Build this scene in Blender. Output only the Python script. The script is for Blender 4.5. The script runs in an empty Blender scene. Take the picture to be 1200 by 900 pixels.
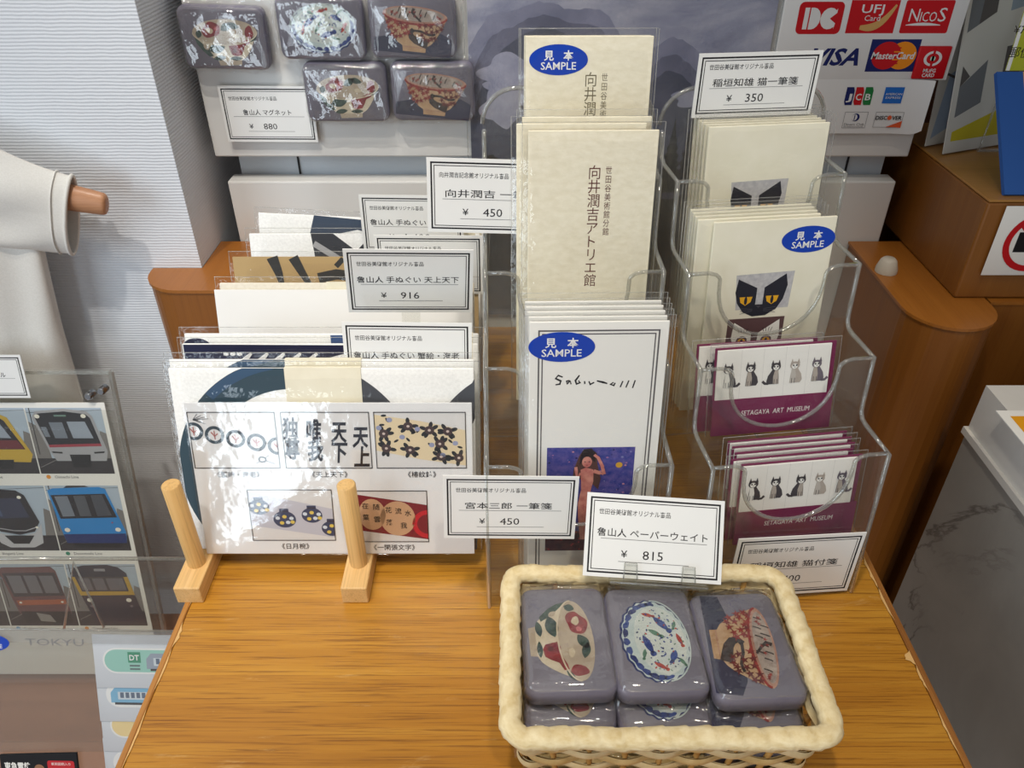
import bpy, bmesh, math, random
from mathutils import Matrix, Vector
from mathutils.geometry import tessellate_polygon

SC = bpy.context.scene
COL = SC.collection
PI = math.pi
rad = math.radians

# ---------------------------------------------------------------- camera, world, lights, exposure
H, FPX, PITCH = 0.41, 920.0, rad(35.2)          # the table top is z = 0
cam_d = bpy.data.cameras.new('camera')
cam = bpy.data.objects.new('camera', cam_d)
COL.objects.link(cam)
cam.location = (0, 0, H)
cam.rotation_euler = (PI/2 - PITCH, 0, 0)
cam_d.sensor_width = 36
cam_d.lens = FPX/1200*36
cam_d.clip_start = 0.01
SC.camera = cam
SC.view_settings.view_transform = 'Standard'
SC.view_settings.look = 'None'
SC.view_settings.gamma = 1
SC.view_settings.use_curve_mapping = False
SC.view_settings.exposure = -0.12
try:
    SC.cycles.transparent_max_bounces = 48
    SC.cycles.max_bounces = 14
    SC.cycles.sample_clamp_indirect = 6
except Exception:
    pass

w = bpy.data.worlds.new('world')
SC.world = w
w.use_nodes = True
w.node_tree.nodes['Background'].inputs[0].default_value = (0.80, 0.80, 0.82, 1)
w.node_tree.nodes['Background'].inputs[1].default_value = 0.33

def area(name, loc, target, sx, sy, watts, col):
    d = bpy.data.lights.new(name, 'AREA')
    d.shape = 'RECTANGLE'; d.size = sx; d.size_y = sy
    d.energy = watts; d.color = col
    o = bpy.data.objects.new(name, d); COL.objects.link(o)
    o.location = loc
    o.rotation_euler = (Vector(target) - Vector(loc)).to_track_quat('-Z', 'Y').to_euler()
    return o

area('window_daylight', (-1.02, -2.4, -0.40), (-0.30, 0.45, 0.05), 0.36, 0.95, 8, (0.80, 0.91, 1.0))
area('side_daylight', (-1.75, -1.05, 0.75), (-0.25, 0.55, 0.05), 1.0, 1.3, 20, (0.78, 0.90, 1.0))
def spot(name, loc, target, watts, deg, col, radius=0.05):
    d = bpy.data.lights.new(name, 'SPOT')
    d.energy = watts; d.color = col; d.spot_size = rad(deg); d.spot_blend = 0.75; d.shadow_soft_size = radius
    o = bpy.data.objects.new(name, d); COL.objects.link(o)
    o.location = loc
    o.rotation_euler = (Vector(target) - Vector(loc)).to_track_quat('-Z', 'Y').to_euler()
    return o
spot('ceiling_downlight', (-0.44, -0.15, 1.60), (-0.36, 0.60, 0.05), 40, 40, (1.0, 0.94, 0.85), 0.025)
spot('ceiling_downlight', (-0.20, 0.00, 1.75), (-0.04, 0.42, 0.05), 46, 36, (1.0, 0.93, 0.82))
spot('ceiling_downlight', (0.22, -0.40, 1.75), (0.07, 0.30, 0.05), 34, 32, (1.0, 0.90, 0.74))

# ---------------------------------------------------------------- materials
def C(r, g, b):
    def f(u):
        u /= 255.0
        return u/12.92 if u <= 0.04045 else ((u+0.055)/1.055)**2.4
    return (f(r), f(g), f(b), 1)

MATS = {}
def flat(r, g, b, rough=0.6, spec=0.3, coat=0.0, metal=0.0):
    k = (r, g, b, rough, spec, coat, metal)
    if k in MATS: return MATS[k]
    m = bpy.data.materials.new('paint_%d_%d_%d' % (r, g, b)); m.use_nodes = True
    p = m.node_tree.nodes['Principled BSDF']
    p.inputs['Base Color'].default_value = C(r, g, b)
    p.inputs['Roughness'].default_value = rough
    p.inputs['Specular IOR Level'].default_value = spec
    p.inputs['Metallic'].default_value = metal
    p.inputs['Coat Weight'].default_value = coat
    p.inputs['Coat Roughness'].default_value = 0.06
    MATS[k] = m
    return m

def nodes_of(name):
    m = bpy.data.materials.new(name); m.use_nodes = True
    nt = m.node_tree
    return m, nt, nt.nodes, nt.links, nt.nodes['Principled BSDF']

def texco(N, L, scale=(1, 1, 1), rot=(0, 0, 0), src='Object'):
    t = N.new('ShaderNodeTexCoord'); mp = N.new('ShaderNodeMapping')
    mp.inputs['Scale'].default_value = scale; mp.inputs['Rotation'].default_value = rot
    L.new(t.outputs[src], mp.inputs['Vector'])
    return mp.outputs['Vector']

def noise(N, L, vec, scale, detail=4, rough=0.55, dist=0.0):
    n = N.new('ShaderNodeTexNoise')
    n.inputs['Scale'].default_value = scale; n.inputs['Detail'].default_value = detail
    n.inputs['Roughness'].default_value = rough; n.inputs['Distortion'].default_value = dist
    L.new(vec, n.inputs['Vector'])
    return n.outputs['Fac']

def ramp(N, L, fac, stops):
    r = N.new('ShaderNodeValToRGB')
    e = r.color_ramp.elements
    while len(e) < len(stops): e.new(0.5)
    for i, (p, c) in enumerate(stops):
        e[i].position = p; e[i].color = c
    L.new(fac, r.inputs['Fac'])
    return r.outputs['Color']

def mix(N, L, fac, a, b, mode='MIX'):
    x = N.new('ShaderNodeMix'); x.data_type = 'RGBA'; x.blend_type = mode
    for s, v in ((x.inputs[0], fac), (x.inputs[6], a), (x.inputs[7], b)):
        if hasattr(v, 'is_linked'): L.new(v, s)
        else: s.default_value = v
    return x.outputs[2]

def bump(N, L, p, h, strength=0.3, dist=0.001):
    b = N.new('ShaderNodeBump')
    b.inputs['Strength'].default_value = strength; b.inputs['Distance'].default_value = dist
    L.new(h, b.inputs['Height']); L.new(b.outputs['Normal'], p.inputs['Normal'])
    return b

def wood(name, c1, c2, c3, along='X', fine=1.0, rough=0.38, scratch=0.0, coat=0.15, planks=None, gstr=0.35):
    """grain runs along the given axis"""
    m, nt, N, L, p = nodes_of(name)
    s = {'X': (2.2, 48, 48), 'Y': (48, 2.2, 48), 'Z': (48, 48, 2.2)}[along]
    s = tuple(v*fine for v in s)
    v = texco(N, L, s)
    a = noise(N, L, v, 1.6, 5, 0.6, 0.6)
    s2 = {'X': (8, 430, 430), 'Y': (430, 8, 430), 'Z': (430, 430, 8)}[along]
    v2 = texco(N, L, tuple(q*fine for q in s2))
    b = noise(N, L, v2, 2.0, 4, 0.65, 0.5)
    base = ramp(N, L, a, [(0.25, C(*c1)), (0.50, C(*c2)), (0.75, C(*c3))])
    grain = ramp(N, L, b, [(0.36, (0.42, 0.33, 0.24, 1)), (0.49, (1, 1, 1, 1))])
    col = mix(N, L, gstr, base, grain, 'MULTIPLY')
    if planks is not None:
        pv = texco(N, L, (1, 1, 1))
        sep = N.new('ShaderNodeSeparateXYZ'); L.new(pv, sep.inputs[0])
        g = N.new('ShaderNodeMath'); g.operation = 'GREATER_THAN'; g.inputs[1].default_value = planks
        L.new(sep.outputs['Y'], g.inputs[0])
        tone = mix(N, L, g.outputs[0], (0.90, 0.86, 0.80, 1), (1, 1, 1, 1))
        col = mix(N, L, 1.0, col, tone, 'MULTIPLY')
    if scratch:
        vs = texco(N, L, (7, 34, 20))
        sc = noise(N, L, vs, 2.2, 6, 0.7, 0.4)
        k = ramp(N, L, sc, [(0.62, (0, 0, 0, 1)), (0.76, (scratch,)*3 + (1,))])
        col = mix(N, L, k, col, C(225, 190, 128))
    L.new(col, p.inputs['Base Color'])
    p.inputs['Roughness'].default_value = rough
    p.inputs['Coat Weight'].default_value = coat
    p.inputs['Coat Roughness'].default_value = 0.18
    bump(N, L, p, b, 0.25, 0.0006)
    return m

def speck(name, c1, c2, scale=60, rough=0.6, bstr=0.15, bd=0.0004, detail=5, lo=0.35, hi=0.65, stretch=(1, 1, 1), spec=0.3, coat=0.0):
    m, nt, N, L, p = nodes_of(name)
    v = texco(N, L, stretch)
    a = noise(N, L, v, scale, detail)
    L.new(ramp(N, L, a, [(lo, C(*c1)), (hi, C(*c2))]), p.inputs['Base Color'])
    p.inputs['Roughness'].default_value = rough
    p.inputs['Specular IOR Level'].default_value = spec
    p.inputs['Coat Weight'].default_value = coat
    p.inputs['Coat Roughness'].default_value = 0.08
    if bstr: bump(N, L, p, a, bstr, bd)
    return m

def clear(name, tint=(0.97, 0.97, 0.96), rough=0.03, ior=1.45, gain=1.0, bs=0.0, bscale=120, milk=0.0, gloss=(1, 1, 1)):
    """thin transparent sheet: transparent plus fresnel reflection (plus a little milkiness)"""
    m = bpy.data.materials.new(name); m.use_nodes = True
    nt = m.node_tree; N, L = nt.nodes, nt.links
    N.remove(N['Principled BSDF'])
    out = N['Material Output']
    t = N.new('ShaderNodeBsdfTransparent'); t.inputs[0].default_value = tint + (1,)
    g = N.new('ShaderNodeBsdfGlossy'); g.inputs['Roughness'].default_value = rough
    g.inputs[0].default_value = gloss + (1,)
    geo = N.new('ShaderNodeNewGeometry')
    dot = N.new('ShaderNodeVectorMath'); dot.operation = 'DOT_PRODUCT'
    L.new(geo.outputs['Incoming'], dot.inputs[1]); L.new(geo.outputs['Normal'], dot.inputs[0])
    def mth(op, a, b=None):
        q = N.new('ShaderNodeMath'); q.operation = op; q.use_clamp = op != 'POWER'
        for k, u in enumerate((a, b)):
            if u is None: continue
            if hasattr(u, 'is_linked'): L.new(u, q.inputs[k])
            else: q.inputs[k].default_value = u
        return q.outputs[0]
    r0 = ((ior-1)/(ior+1))**2
    ab = N.new('ShaderNodeMath'); ab.operation = 'ABSOLUTE'; L.new(dot.outputs['Value'], ab.inputs[0])
    om = mth('SUBTRACT', 1.0, ab.outputs[0])
    p5 = mth('POWER', om, 5.0)
    sch = mth('ADD', mth('MULTIPLY', p5, 1-r0), r0)
    fm = N.new('ShaderNodeMath'); fm.operation = 'MULTIPLY'; fm.inputs[1].default_value = gain; fm.use_clamp = True
    L.new(sch, fm.inputs[0])
    x = N.new('ShaderNodeMixShader')
    L.new(fm.outputs[0], x.inputs[0]); L.new(t.outputs[0], x.inputs[1]); L.new(g.outputs[0], x.inputs[2])
    last = x
    if bs:
        v = texco(N, L)
        a = noise(N, L, v, bscale, 3)
        b = N.new('ShaderNodeBump'); b.inputs['Strength'].default_value = bs; b.inputs['Distance'].default_value = 0.002
        L.new(a, b.inputs['Height'])
        L.new(b.outputs[0], g.inputs['Normal']); L.new(b.outputs[0], dot.inputs[0])
    if milk:
        d = N.new('ShaderNodeBsdfDiffuse'); d.inputs[0].default_value = (0.85, 0.85, 0.83, 1)
        y = N.new('ShaderNodeMixShader'); y.inputs[0].default_value = milk
        L.new(last.outputs[0], y.inputs[1]); L.new(d.outputs[0], y.inputs[2]); last = y
    L.new(last.outputs[0], out.inputs['Surface'])
    return m

ACR = clear('clear_acrylic', (0.955, 0.955, 0.94), 0.03, 1.45, 0.9, milk=0.012)
EDGE = clear('polished_acrylic_edge', (0.78, 0.78, 0.75), 0.08, 1.5, 2.6, milk=0.10)
FILM = clear('clear_film', (0.985, 0.985, 0.985), 0.07, 1.45, 0.9, bs=0.5, bscale=70)
CRINKLE = clear('crinkled_film', (0.975, 0.975, 0.975), 0.05, 1.5, 1.4, bs=0.45, bscale=55)
FILMEDGE = clear('film_seam', (0.82, 0.82, 0.80), 0.15, 1.5, 2.0, milk=0.22)
LAMF = clear('laminate_film', (0.985, 0.985, 0.985), 0.10, 1.5, 1.1, bs=0.35, bscale=45)
BOXPLAST = clear('clear_box_plastic', (0.90, 0.90, 0.90), 0.06, 1.45, 1.1, milk=0.07)

WHITE = flat(240, 240, 238, 0.45, 0.4, 0.15)
PAPER = flat(238, 236, 230, 0.75)
BLACK = flat(22, 22, 26, 0.6)
INK = flat(34, 32, 36, 0.7)
GREYLINE = flat(120, 118, 120, 0.7)
CREAM = speck('cream_washi_paper', (231, 223, 199), (240, 233, 212), 160, 0.85, 0.35, 0.0006, 6, stretch=(1, 1.8, 1))
CREAMPLAIN = speck('cream_paper', (233, 228, 206), (239, 234, 215), 40, 0.8, 0.05, 0.0003)
OBI = speck('cream_paper_band', (232, 225, 203), (238, 232, 212), 60, 0.8, 0.05, 0.0003)
CLOTH = speck('white_cotton_towel', (232, 232, 230), (243, 243, 241), 500, 0.9, 0.4, 0.0005)
TABLEWOOD = wood('golden_oak_veneer', (170, 114, 30), (184, 127, 38), (202, 148, 52), 'X', 1.0, 0.34, 0.5, 0.2, -0.139, 0.72)
TABLEEDGE = wood('oak_edge_band', (120, 72, 26), (160, 104, 42), (190, 134, 66), 'Y', 1.0, 0.5)
BEECH = wood('pale_beech', (206, 160, 96), (222, 180, 118), (234, 196, 140), 'Z', 1.0, 0.5, 0, 0.0)
BEECHV = wood('pale_beech_upright', (204, 158, 92), (220, 178, 114), (232, 194, 136), 'Y', 1.0, 0.5, 0, 0.0)
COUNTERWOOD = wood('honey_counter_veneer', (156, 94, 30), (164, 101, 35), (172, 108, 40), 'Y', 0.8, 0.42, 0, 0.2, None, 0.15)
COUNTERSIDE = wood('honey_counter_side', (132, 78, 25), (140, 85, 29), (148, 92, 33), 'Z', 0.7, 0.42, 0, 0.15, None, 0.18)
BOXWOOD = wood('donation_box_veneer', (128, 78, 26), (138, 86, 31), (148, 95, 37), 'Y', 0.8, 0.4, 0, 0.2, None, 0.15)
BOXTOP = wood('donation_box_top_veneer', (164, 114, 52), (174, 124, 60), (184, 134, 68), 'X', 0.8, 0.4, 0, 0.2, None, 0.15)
HANGERWOOD = wood('red_brown_hanger', (176, 122, 86), (192, 138, 100), (204, 150, 112), 'X', 1.0, 0.45, 0, 0.1, None, 0.15)

# ---------------------------------------------------------------- mesh helpers
_GL = {}
def glyphs(s, bold=0.0, shear=0.0):
    k = (s, bold, shear)
    if k in _GL: return _GL[k]
    c = bpy.data.curves.new('t', 'FONT'); c.body = s; c.resolution_u = 2
    c.offset = bold; c.shear = shear
    o = bpy.data.objects.new('t', c); COL.objects.link(o)
    dg = bpy.context.evaluated_depsgraph_get(); dg.update()
    ev = o.evaluated_get(dg); me = ev.to_mesh()
    v = [(q.co.x, q.co.y) for q in me.vertices]
    f = [tuple(q.vertices) for q in me.polygons]
    ev.to_mesh_clear()
    bpy.data.objects.remove(o); bpy.data.curves.remove(c)
    _GL[k] = (v, f)
    return v, f

def tess(pts):
    return [tuple(t) for t in tessellate_polygon([[Vector((p[0], p[1], 0)) for p in pts]])]

LV = 7e-5      # height of one printed layer
class M:
    def __init__(s):
        s.v, s.f, s.mi, s.sm, s.mats = [], [], [], [], []
        s.T = Matrix.Identity(4)
    def add(s, verts, faces, mat, smooth=False):
        b = len(s.v)
        if mat not in s.mats: s.mats.append(mat)
        i = s.mats.index(mat)
        T = s.T
        s.v += [tuple(T @ Vector(q)) for q in verts]
        for f in faces:
            s.f.append(tuple(b+k for k in f)); s.mi.append(i); s.sm.append(smooth)
        return s
    def box(s, x0, x1, y0, y1, z0, z1, mat):
        v = [(x, y, z) for z in (z0, z1) for y in (y0, y1) for x in (x0, x1)]
        return s.add(v, [(0, 2, 3, 1), (4, 5, 7, 6), (0, 1, 5, 4), (2, 6, 7, 3), (0, 4, 6, 2), (1, 3, 7, 5)], mat)
    def rbox(s, x0, x1, y0, y1, z0, z1, r, mat, seg=2, smooth=True):
        bm = bmesh.new(); bmesh.ops.create_cube(bm, size=1)
        for q in bm.verts:
            q.co = Vector(((x0+x1)/2+q.co.x*(x1-x0), (y0+y1)/2+q.co.y*(y1-y0), (z0+z1)/2+q.co.z*(z1-z0)))
        bmesh.ops.bevel(bm, geom=bm.edges[:], offset=r, segments=seg, profile=0.5, affect='EDGES')
        bm.verts.index_update()
        s.add([tuple(q.co) for q in bm.verts], [tuple(q.index for q in f.verts) for f in bm.faces], mat, smooth)
        bm.free(); return s
    def poly(s, pts, mat, lv=1, z=0.0):
        zz = z + lv*LV
        tr = tess(pts)
        out = []
        for a, b, c in tr:
            n = (pts[b][0]-pts[a][0])*(pts[c][1]-pts[a][1])-(pts[b][1]-pts[a][1])*(pts[c][0]-pts[a][0])
            out.append((a, b, c) if n > 0 else (a, c, b))
        return s.add([(p[0], p[1], zz) for p in pts], out, mat)
    def rect(s, x0, x1, y0, y1, mat, lv=1, z=0.0):
        return s.poly([(x0, y0), (x1, y0), (x1, y1), (x0, y1)], mat, lv, z)
    def frame(s, x0, x1, y0, y1, t, mat, lv=1):
        s.rect(x0, x1, y0, y0+t, mat, lv); s.rect(x0, x1, y1-t, y1, mat, lv)
        s.rect(x0, x0+t, y0+t, y1-t, mat, lv); s.rect(x1-t, x1, y0+t, y1-t, mat, lv)
        return s
    def ell(s, cx, cy, rx, ry, mat, lv=1, n=28, rot=0.0, z=0.0, a0=0, a1=2*PI):
        c_, s_ = math.cos(rot), math.sin(rot)
        k = n if a1-a0 > 6.28 else n+1
        pts = []
        for i in range(k):
            a = a0+(a1-a0)*i/n
            x, y = rx*math.cos(a), ry*math.sin(a)
            pts.append((cx+x*c_-y*s_, cy+x*s_+y*c_))
        return s.poly(pts, mat, lv, z)
    def ring(s, cx, cy, ro, ri, mat, lv=1, n=36, sy=1.0, a0=0, a1=2*PI, clip=None):
        v, f = [], []
        for i in range(n+1):
            a = a0+(a1-a0)*i/n
            for r in (ri, ro):
                x, y = cx+r*math.cos(a), cy+r*sy*math.sin(a)
                if clip: x = min(max(x, clip[0]), clip[1]); y = min(max(y, clip[2]), clip[3])
                v.append((x, y, lv*LV))
        for i in range(n): f.append((2*i, 2*i+1, 2*i+3, 2*i+2))
        return s.add(v, f, mat)
    def stroke(s, pts, wd, mat, lv=1, taper=None):
        n = len(pts); v, f = [], []
        for i, p in enumerate(pts):
            a = pts[max(i-1, 0)]; b = pts[min(i+1, n-1)]
            dx, dy = b[0]-a[0], b[1]-a[1]; l = math.hypot(dx, dy) or 1
            ww = wd*(taper(i/(n-1)) if taper else 1)/2
            v += [(p[0]-dy/l*ww, p[1]+dx/l*ww, lv*LV), (p[0]+dy/l*ww, p[1]-dx/l*ww, lv*LV)]
        for i in range(n-1): f.append((2*i, 2*i+1, 2*i+3, 2*i+2))
        return s.add(v, f, mat)
    def text(s, t, x, y, h, mat, lv=2, align='L', width=None, bold=0.0, shear=0.0, sx=1.0, z=0.0):
        v, f = glyphs(t, bold, shear)
        if not v: return s
        x0 = min(q[0] for q in v); x1 = max(q[0] for q in v)
        kx = h*sx
        if width: kx = width/max(x1-x0, 1e-6)
        wd = (x1-x0)*kx
        ox = x - (0 if align == 'L' else wd/2 if align == 'C' else wd) - x0*kx
        return s.add([(ox+q[0]*kx, y+q[1]*h, z+lv*LV) for q in v], f, mat)
    def vtext(s, t, x, y, h, mat, lv=2, pitch=None, bold=0.0, sx=1.0):
        for i, ch in enumerate(t):
            s.text(ch, x, y-(i+0.85)*(pitch or h), h, mat, lv, 'C', None, bold, 0, sx)
        return s
    def prism(s, pts, z0, z1, mat, side=None, smooth=False):
        n = len(pts); tr = tess(pts)
        ar = sum(pts[i][0]*pts[(i+1) % n][1]-pts[(i+1) % n][0]*pts[i][1] for i in range(n))
        def fix(a, b, c, up):
            k = (pts[b][0]-pts[a][0])*(pts[c][1]-pts[a][1])-(pts[b][1]-pts[a][1])*(pts[c][0]-pts[a][0])
            return (a, b, c) if (k > 0) == up else (a, c, b)
        s.add([(p[0], p[1], z1) for p in pts], [fix(*t, True) for t in tr], mat)
        s.add([(p[0], p[1], z0) for p in pts], [fix(*t, False) for t in tr], mat)
        v = [(p[0], p[1], z) for z in (z0, z1) for p in pts]
        f = []
        for i in range(n):
            j = (i+1) % n
            f.append((i, j, n+j, n+i) if ar > 0 else (j, i, n+i, n+j))
        s.add(v, f, side or mat, smooth); return s
    def tube(s, path, r, mat, n=8, closed=False, rfun=None, flat_=1.0):
        P = [Vector(p) for p in path]; m = len(P)
        v, f = [], []
        up = None
        for i in range(m):
            a = P[(i-1) % m] if (closed or i > 0) else P[i]
            b = P[(i+1) % m] if (closed or i < m-1) else P[i]
            t = (b-a).normalized()
            if up is None:
                up = Vector((0, 0, 1)) if abs(t.z) < 0.9 else Vector((0, 1, 0))
            up = (up - t*up.dot(t)).normalized()
            sd = t.cross(up)
            rr = r if rfun is None else rfun(i/(m-1 if not closed else m))
            for k in range(n):
                an = 2*PI*k/n
                q = P[i] + sd*(math.cos(an)*rr) + up*(math.sin(an)*rr*flat_)
                v.append(tuple(q))
        mm = m if closed else m-1
        for i in range(mm):
            for k in range(n):
                i2 = (i+1) % m; k2 = (k+1) % n
                f.append((i*n+k, i*n+k2, i2*n+k2, i2*n+k))
        if not closed:
            f.append(tuple(range(n))[::-1]); f.append(tuple((m-1)*n+k for k in range(n)))
        return s.add(v, f, mat, True)
    def grid(s, fn, nu, nv, mat, smooth=True, closeu=False):
        v = [fn(i/nu, j/nv) for j in range(nv+1) for i in range(nu+1)]
        f = [(j*(nu+1)+i, j*(nu+1)+i+1, (j+1)*(nu+1)+i+1, (j+1)*(nu+1)+i) for j in range(nv) for i in range(nu)]
        return s.add(v, f, mat, smooth)
    def cyl(s, cx, cy, z0, z1, r, mat, n=24, bev=0.0):
        prof = [(r, z0), (r, z1-bev), (r-bev, z1)] if bev else [(r, z0), (r, z1)]
        v, f = [], []
        for (rr, z) in prof:
            v += [(cx+rr*math.cos(2*PI*k/n), cy+rr*math.sin(2*PI*k/n), z) for k in range(n)]
        for i in range(len(prof)-1):
            for k in range(n): f.append((i*n+k, i*n+(k+1) % n, (i+1)*n+(k+1) % n, (i+1)*n+k))
        s.add(v, f, mat, True)
        m = len(prof)-1
        s.add([v[m*n+k] for k in range(n)], [tuple(range(n))], mat)
        s.add([v[k] for k in range(n)], [tuple(range(n))[::-1]], mat)
        return s
    def build(s, name, parent=None, mw=None):
        me = bpy.data.meshes.new(name)
        me.from_pydata(s.v, [], s.f)
        for m in s.mats: me.materials.append(m)
        me.polygons.foreach_set('material_index', s.mi)
        me.polygons.foreach_set('use_smooth', s.sm)
        me.validate(); me.update()
        o = bpy.data.objects.new(name, me); COL.objects.link(o)
        if parent: o.parent = parent
        if mw is not None: o.matrix_local = mw
        return o

def fr(loc, yaw=0.0, lean=0.0, roll=0.0):
    """x right, y up along the sheet, z out of the sheet towards the viewer's side"""
    yaw, lean, roll = rad(yaw), rad(lean), rad(roll)
    X = Vector((math.cos(yaw), math.sin(yaw), 0)); Nn = Vector((math.sin(yaw), -math.cos(yaw), 0))
    U = Vector((0, 0, 1))*math.cos(lean) - Nn*math.sin(lean)
    x = X*math.cos(roll) + U*math.sin(roll); y = U*math.cos(roll) - X*math.sin(roll)
    z = x.cross(y)
    m = Matrix((x, y, z)).transposed().to_4x4(); m.translation = Vector(loc)
    return m

_c, _s = math.cos(PITCH), math.sin(PITCH)
def at(px, py, D=None, z=None):
    u, v = (px-600)/FPX, (py-450)/FPX
    d = Vector((u, _c-v*_s, -_s-v*_c))
    t = D/d.y if D is not None else (z-H)/d.z
    return d*t + Vector((0, 0, H))

def tag(o, label, cat, group=None):
    o['label'] = label; o['category'] = cat
    if group: o['group'] = group
    return o
def struct(o):
    o['kind'] = 'structure'; return o
def thing(name, label, cat, mw=None, group=None):
    o = bpy.data.objects.new(name, None); COL.objects.link(o)
    o.empty_display_size = 0.01
    if mw is not None: o.matrix_world = mw
    return tag(o, label, cat, group)
def dup(root, mw, label, group=None):
    r = root.copy(); COL.objects.link(r); r.matrix_world = mw; r['label'] = label
    if group: r['group'] = group
    for ch in root.children:
        c = ch.copy(); COL.objects.link(c); c.parent = r
        for g in ch.children:
            d = g.copy(); COL.objects.link(d); d.parent = c
    return r

def sleeve(wd, ht, t, mx, my0, my1, seed, amp=0.0003, mat=None, nu=14, nv=18):
    """a limp clear bag around a flat pad: two rippled sheets that meet at the rim"""
    rnd = random.Random(seed)
    ph = [rnd.uniform(0, 6) for _ in range(6)]
    m = M()
    for sgn in (1, -1):
        def fn(u, v, sgn=sgn):
            x = (u-0.5)*(wd+2*mx); y = -my0 + v*(ht+my0+my1)
            e = min(u, 1-u, v, 1-v)
            k = min(1, e*9)
            rip = amp*(math.sin(u*9+ph[0]+v*3)+math.sin(v*13+ph[1]-u*4)+math.sin(u*23+v*17+ph[2])*0.6)
            z = (t/2+(0.0008 if sgn > 0 else 0.0002)+0.5*abs(rip))*k + 0.00002
            xx = x + 0.0007*math.sin(v*11+ph[3])*(1 if u in (0, 1) else 0)
            yy = y + 0.0007*math.sin(u*13+ph[4])*(1 if v == 1 else 0)
            return (xx, yy, -t/2 + sgn*z)
        m.grid(fn, nu, nv, mat or FILM)
    # welded seam along the rim
    x0, x1, y0, y1 = -(wd/2+mx), wd/2+mx, -my0, ht+my1
    m.tube([(x0, y0, -t/2), (x0, y1, -t/2), (x1, y1, -t/2), (x1, y0, -t/2)], 0.00028, FILMEDGE, 5)
    return m

def on(mw, px, py):
    """local x, y of the point of a sheet's plane seen at a pixel"""
    u, v = (px-600)/FPX, (py-450)/FPX
    d = Vector((u, _c-v*_s, -_s-v*_c)); o = Vector((0, 0, H))
    n = mw.to_3x3().col[2]; t = (mw.translation-o).dot(n)/d.dot(n)
    q = mw.inverted() @ (o+d*t)
    return (q.x, q.y)

# ================================================================= the setting
def wallpaper():
    m, nt, N, L, p = nodes_of('ribbed_white_wallpaper')
    v = texco(N, L)
    wv = N.new('ShaderNodeTexWave'); wv.bands_direction = 'Z'; wv.inputs['Scale'].default_value = 118
    wv.inputs['Distortion'].default_value = 1.6; wv.inputs['Detail'].default_value = 2
    wv.inputs['Detail Scale'].default_value = 0.5
    L.new(v, wv.inputs['Vector'])
    a = noise(N, L, v, 260, 3)
    add = N.new('ShaderNodeMath'); add.operation = 'MULTIPLY_ADD'; add.inputs[1].default_value = 0.8
    L.new(wv.outputs['Fac'], add.inputs[0]); L.new(a, add.inputs[2])
    p.inputs['Base Color'].default_value = C(226, 230, 236)
    p.inputs['Roughness'].default_value = 0.75
    bump(N, L, p, add.outputs[0], 0.42, 0.0008)
    return m
WALLM = wallpaper()
m = M().box(-1.6, -0.281, 0.642, 0.90, -0.75, 1.5, WALLM)
struct(m.build('wall_left'))
BACKW = wood('dark_wall_panelling', (66, 34, 12), (84, 46, 18), (98, 56, 24), 'Z', 0.6, 0.5)
struct(M().box(-0.281, 1.6, 0.90, 0.95, -0.75, 1.5, BACKW).build('wall_back'))
def plank_floor():
    m, nt, N, L, p = nodes_of('brown_floor_planks')
    v = texco(N, L)
    br = N.new('ShaderNodeTexBrick'); br.inputs['Scale'].default_value = 1.0
    br.inputs['Brick Width'].default_value = 0.6; br.inputs['Row Height'].default_value = 0.09
    br.inputs['Mortar Size'].default_value = 0.0015
    br.inputs['Color1'].default_value = C(150, 104, 76); br.inputs['Color2'].default_value = C(166, 118, 88)
    br.inputs['Mortar'].default_value = C(90, 62, 46)
    L.new(v, br.inputs['Vector'])
    g = noise(N, L, texco(N, L, (4, 60, 4)), 2, 4)
    L.new(mix(N, L, 0.35, br.outputs['Color'], ramp(N, L, g, [(0.3, (0.6, 0.56, 0.52, 1)), (0.7, (1, 1, 1, 1))]), 'MULTIPLY'), p.inputs['Base Color'])
    p.inputs['Roughness'].default_value = 0.45
    return m
FLOORM = plank_floor()
struct(M().box(-1.6, 1.6, -1.4, 0.95, -0.80, -0.75, FLOORM).build('floor'))

def stadium(x0, x1, y0, y1, n=14, full=True, left_round=None):
    r = (x1-x0)/2
    pts = [(x0, y1)]
    for i in range(n+1):
        a = PI + PI*i/n
        pts.append(((x0+x1)/2+r*math.cos(a), y0+r+r*math.sin(a)))
    pts.append((x1, y1))
    return pts

# wooden ledge that juts out under the white pillar on the left
led = thing('wooden_ledge', 'brown wooden ledge with a rounded end jutting from under the white pillar', 'ledge', fr((-0.2, 0.65, -0.75)))
def ledge_outline(g):
    r = 0.036
    x0, x1, y0, y1 = -0.324-g, -0.217, 0.600-g, 0.698
    pts = [(x0, 0.6415), (x0, y0+r)]
    for i in range(1, 9):
        a = PI + PI/2*i/8
        pts.append((x0+r+r*math.cos(a), y0+r+r*math.sin(a)))
    pts += [(x1, y0), (x1, y1), (-0.2805, y1), (-0.2805, 0.6415)]
    return [(p[0]+0.2, p[1]-0.65) for p in pts]
mm = Matrix(((1, 0, 0, 0), (0, 0, -1, 0), (0, 1, 0, 0), (0, 0, 0, 1)))
def upright(o_mw):    # children of a fr() empty are in (x, up, towards viewer); this turns plan outlines into that frame
    return Matrix(((1, 0, 0, 0), (0, 0, 1, 0), (0, -1, 0, 0), (0, 0, 0, 1)))
UP = upright(None)
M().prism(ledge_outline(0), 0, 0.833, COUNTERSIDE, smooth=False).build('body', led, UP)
M().prism(ledge_outline(0.001), 0.833, 0.836, COUNTERWOOD).build('cap', led, UP)

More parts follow.
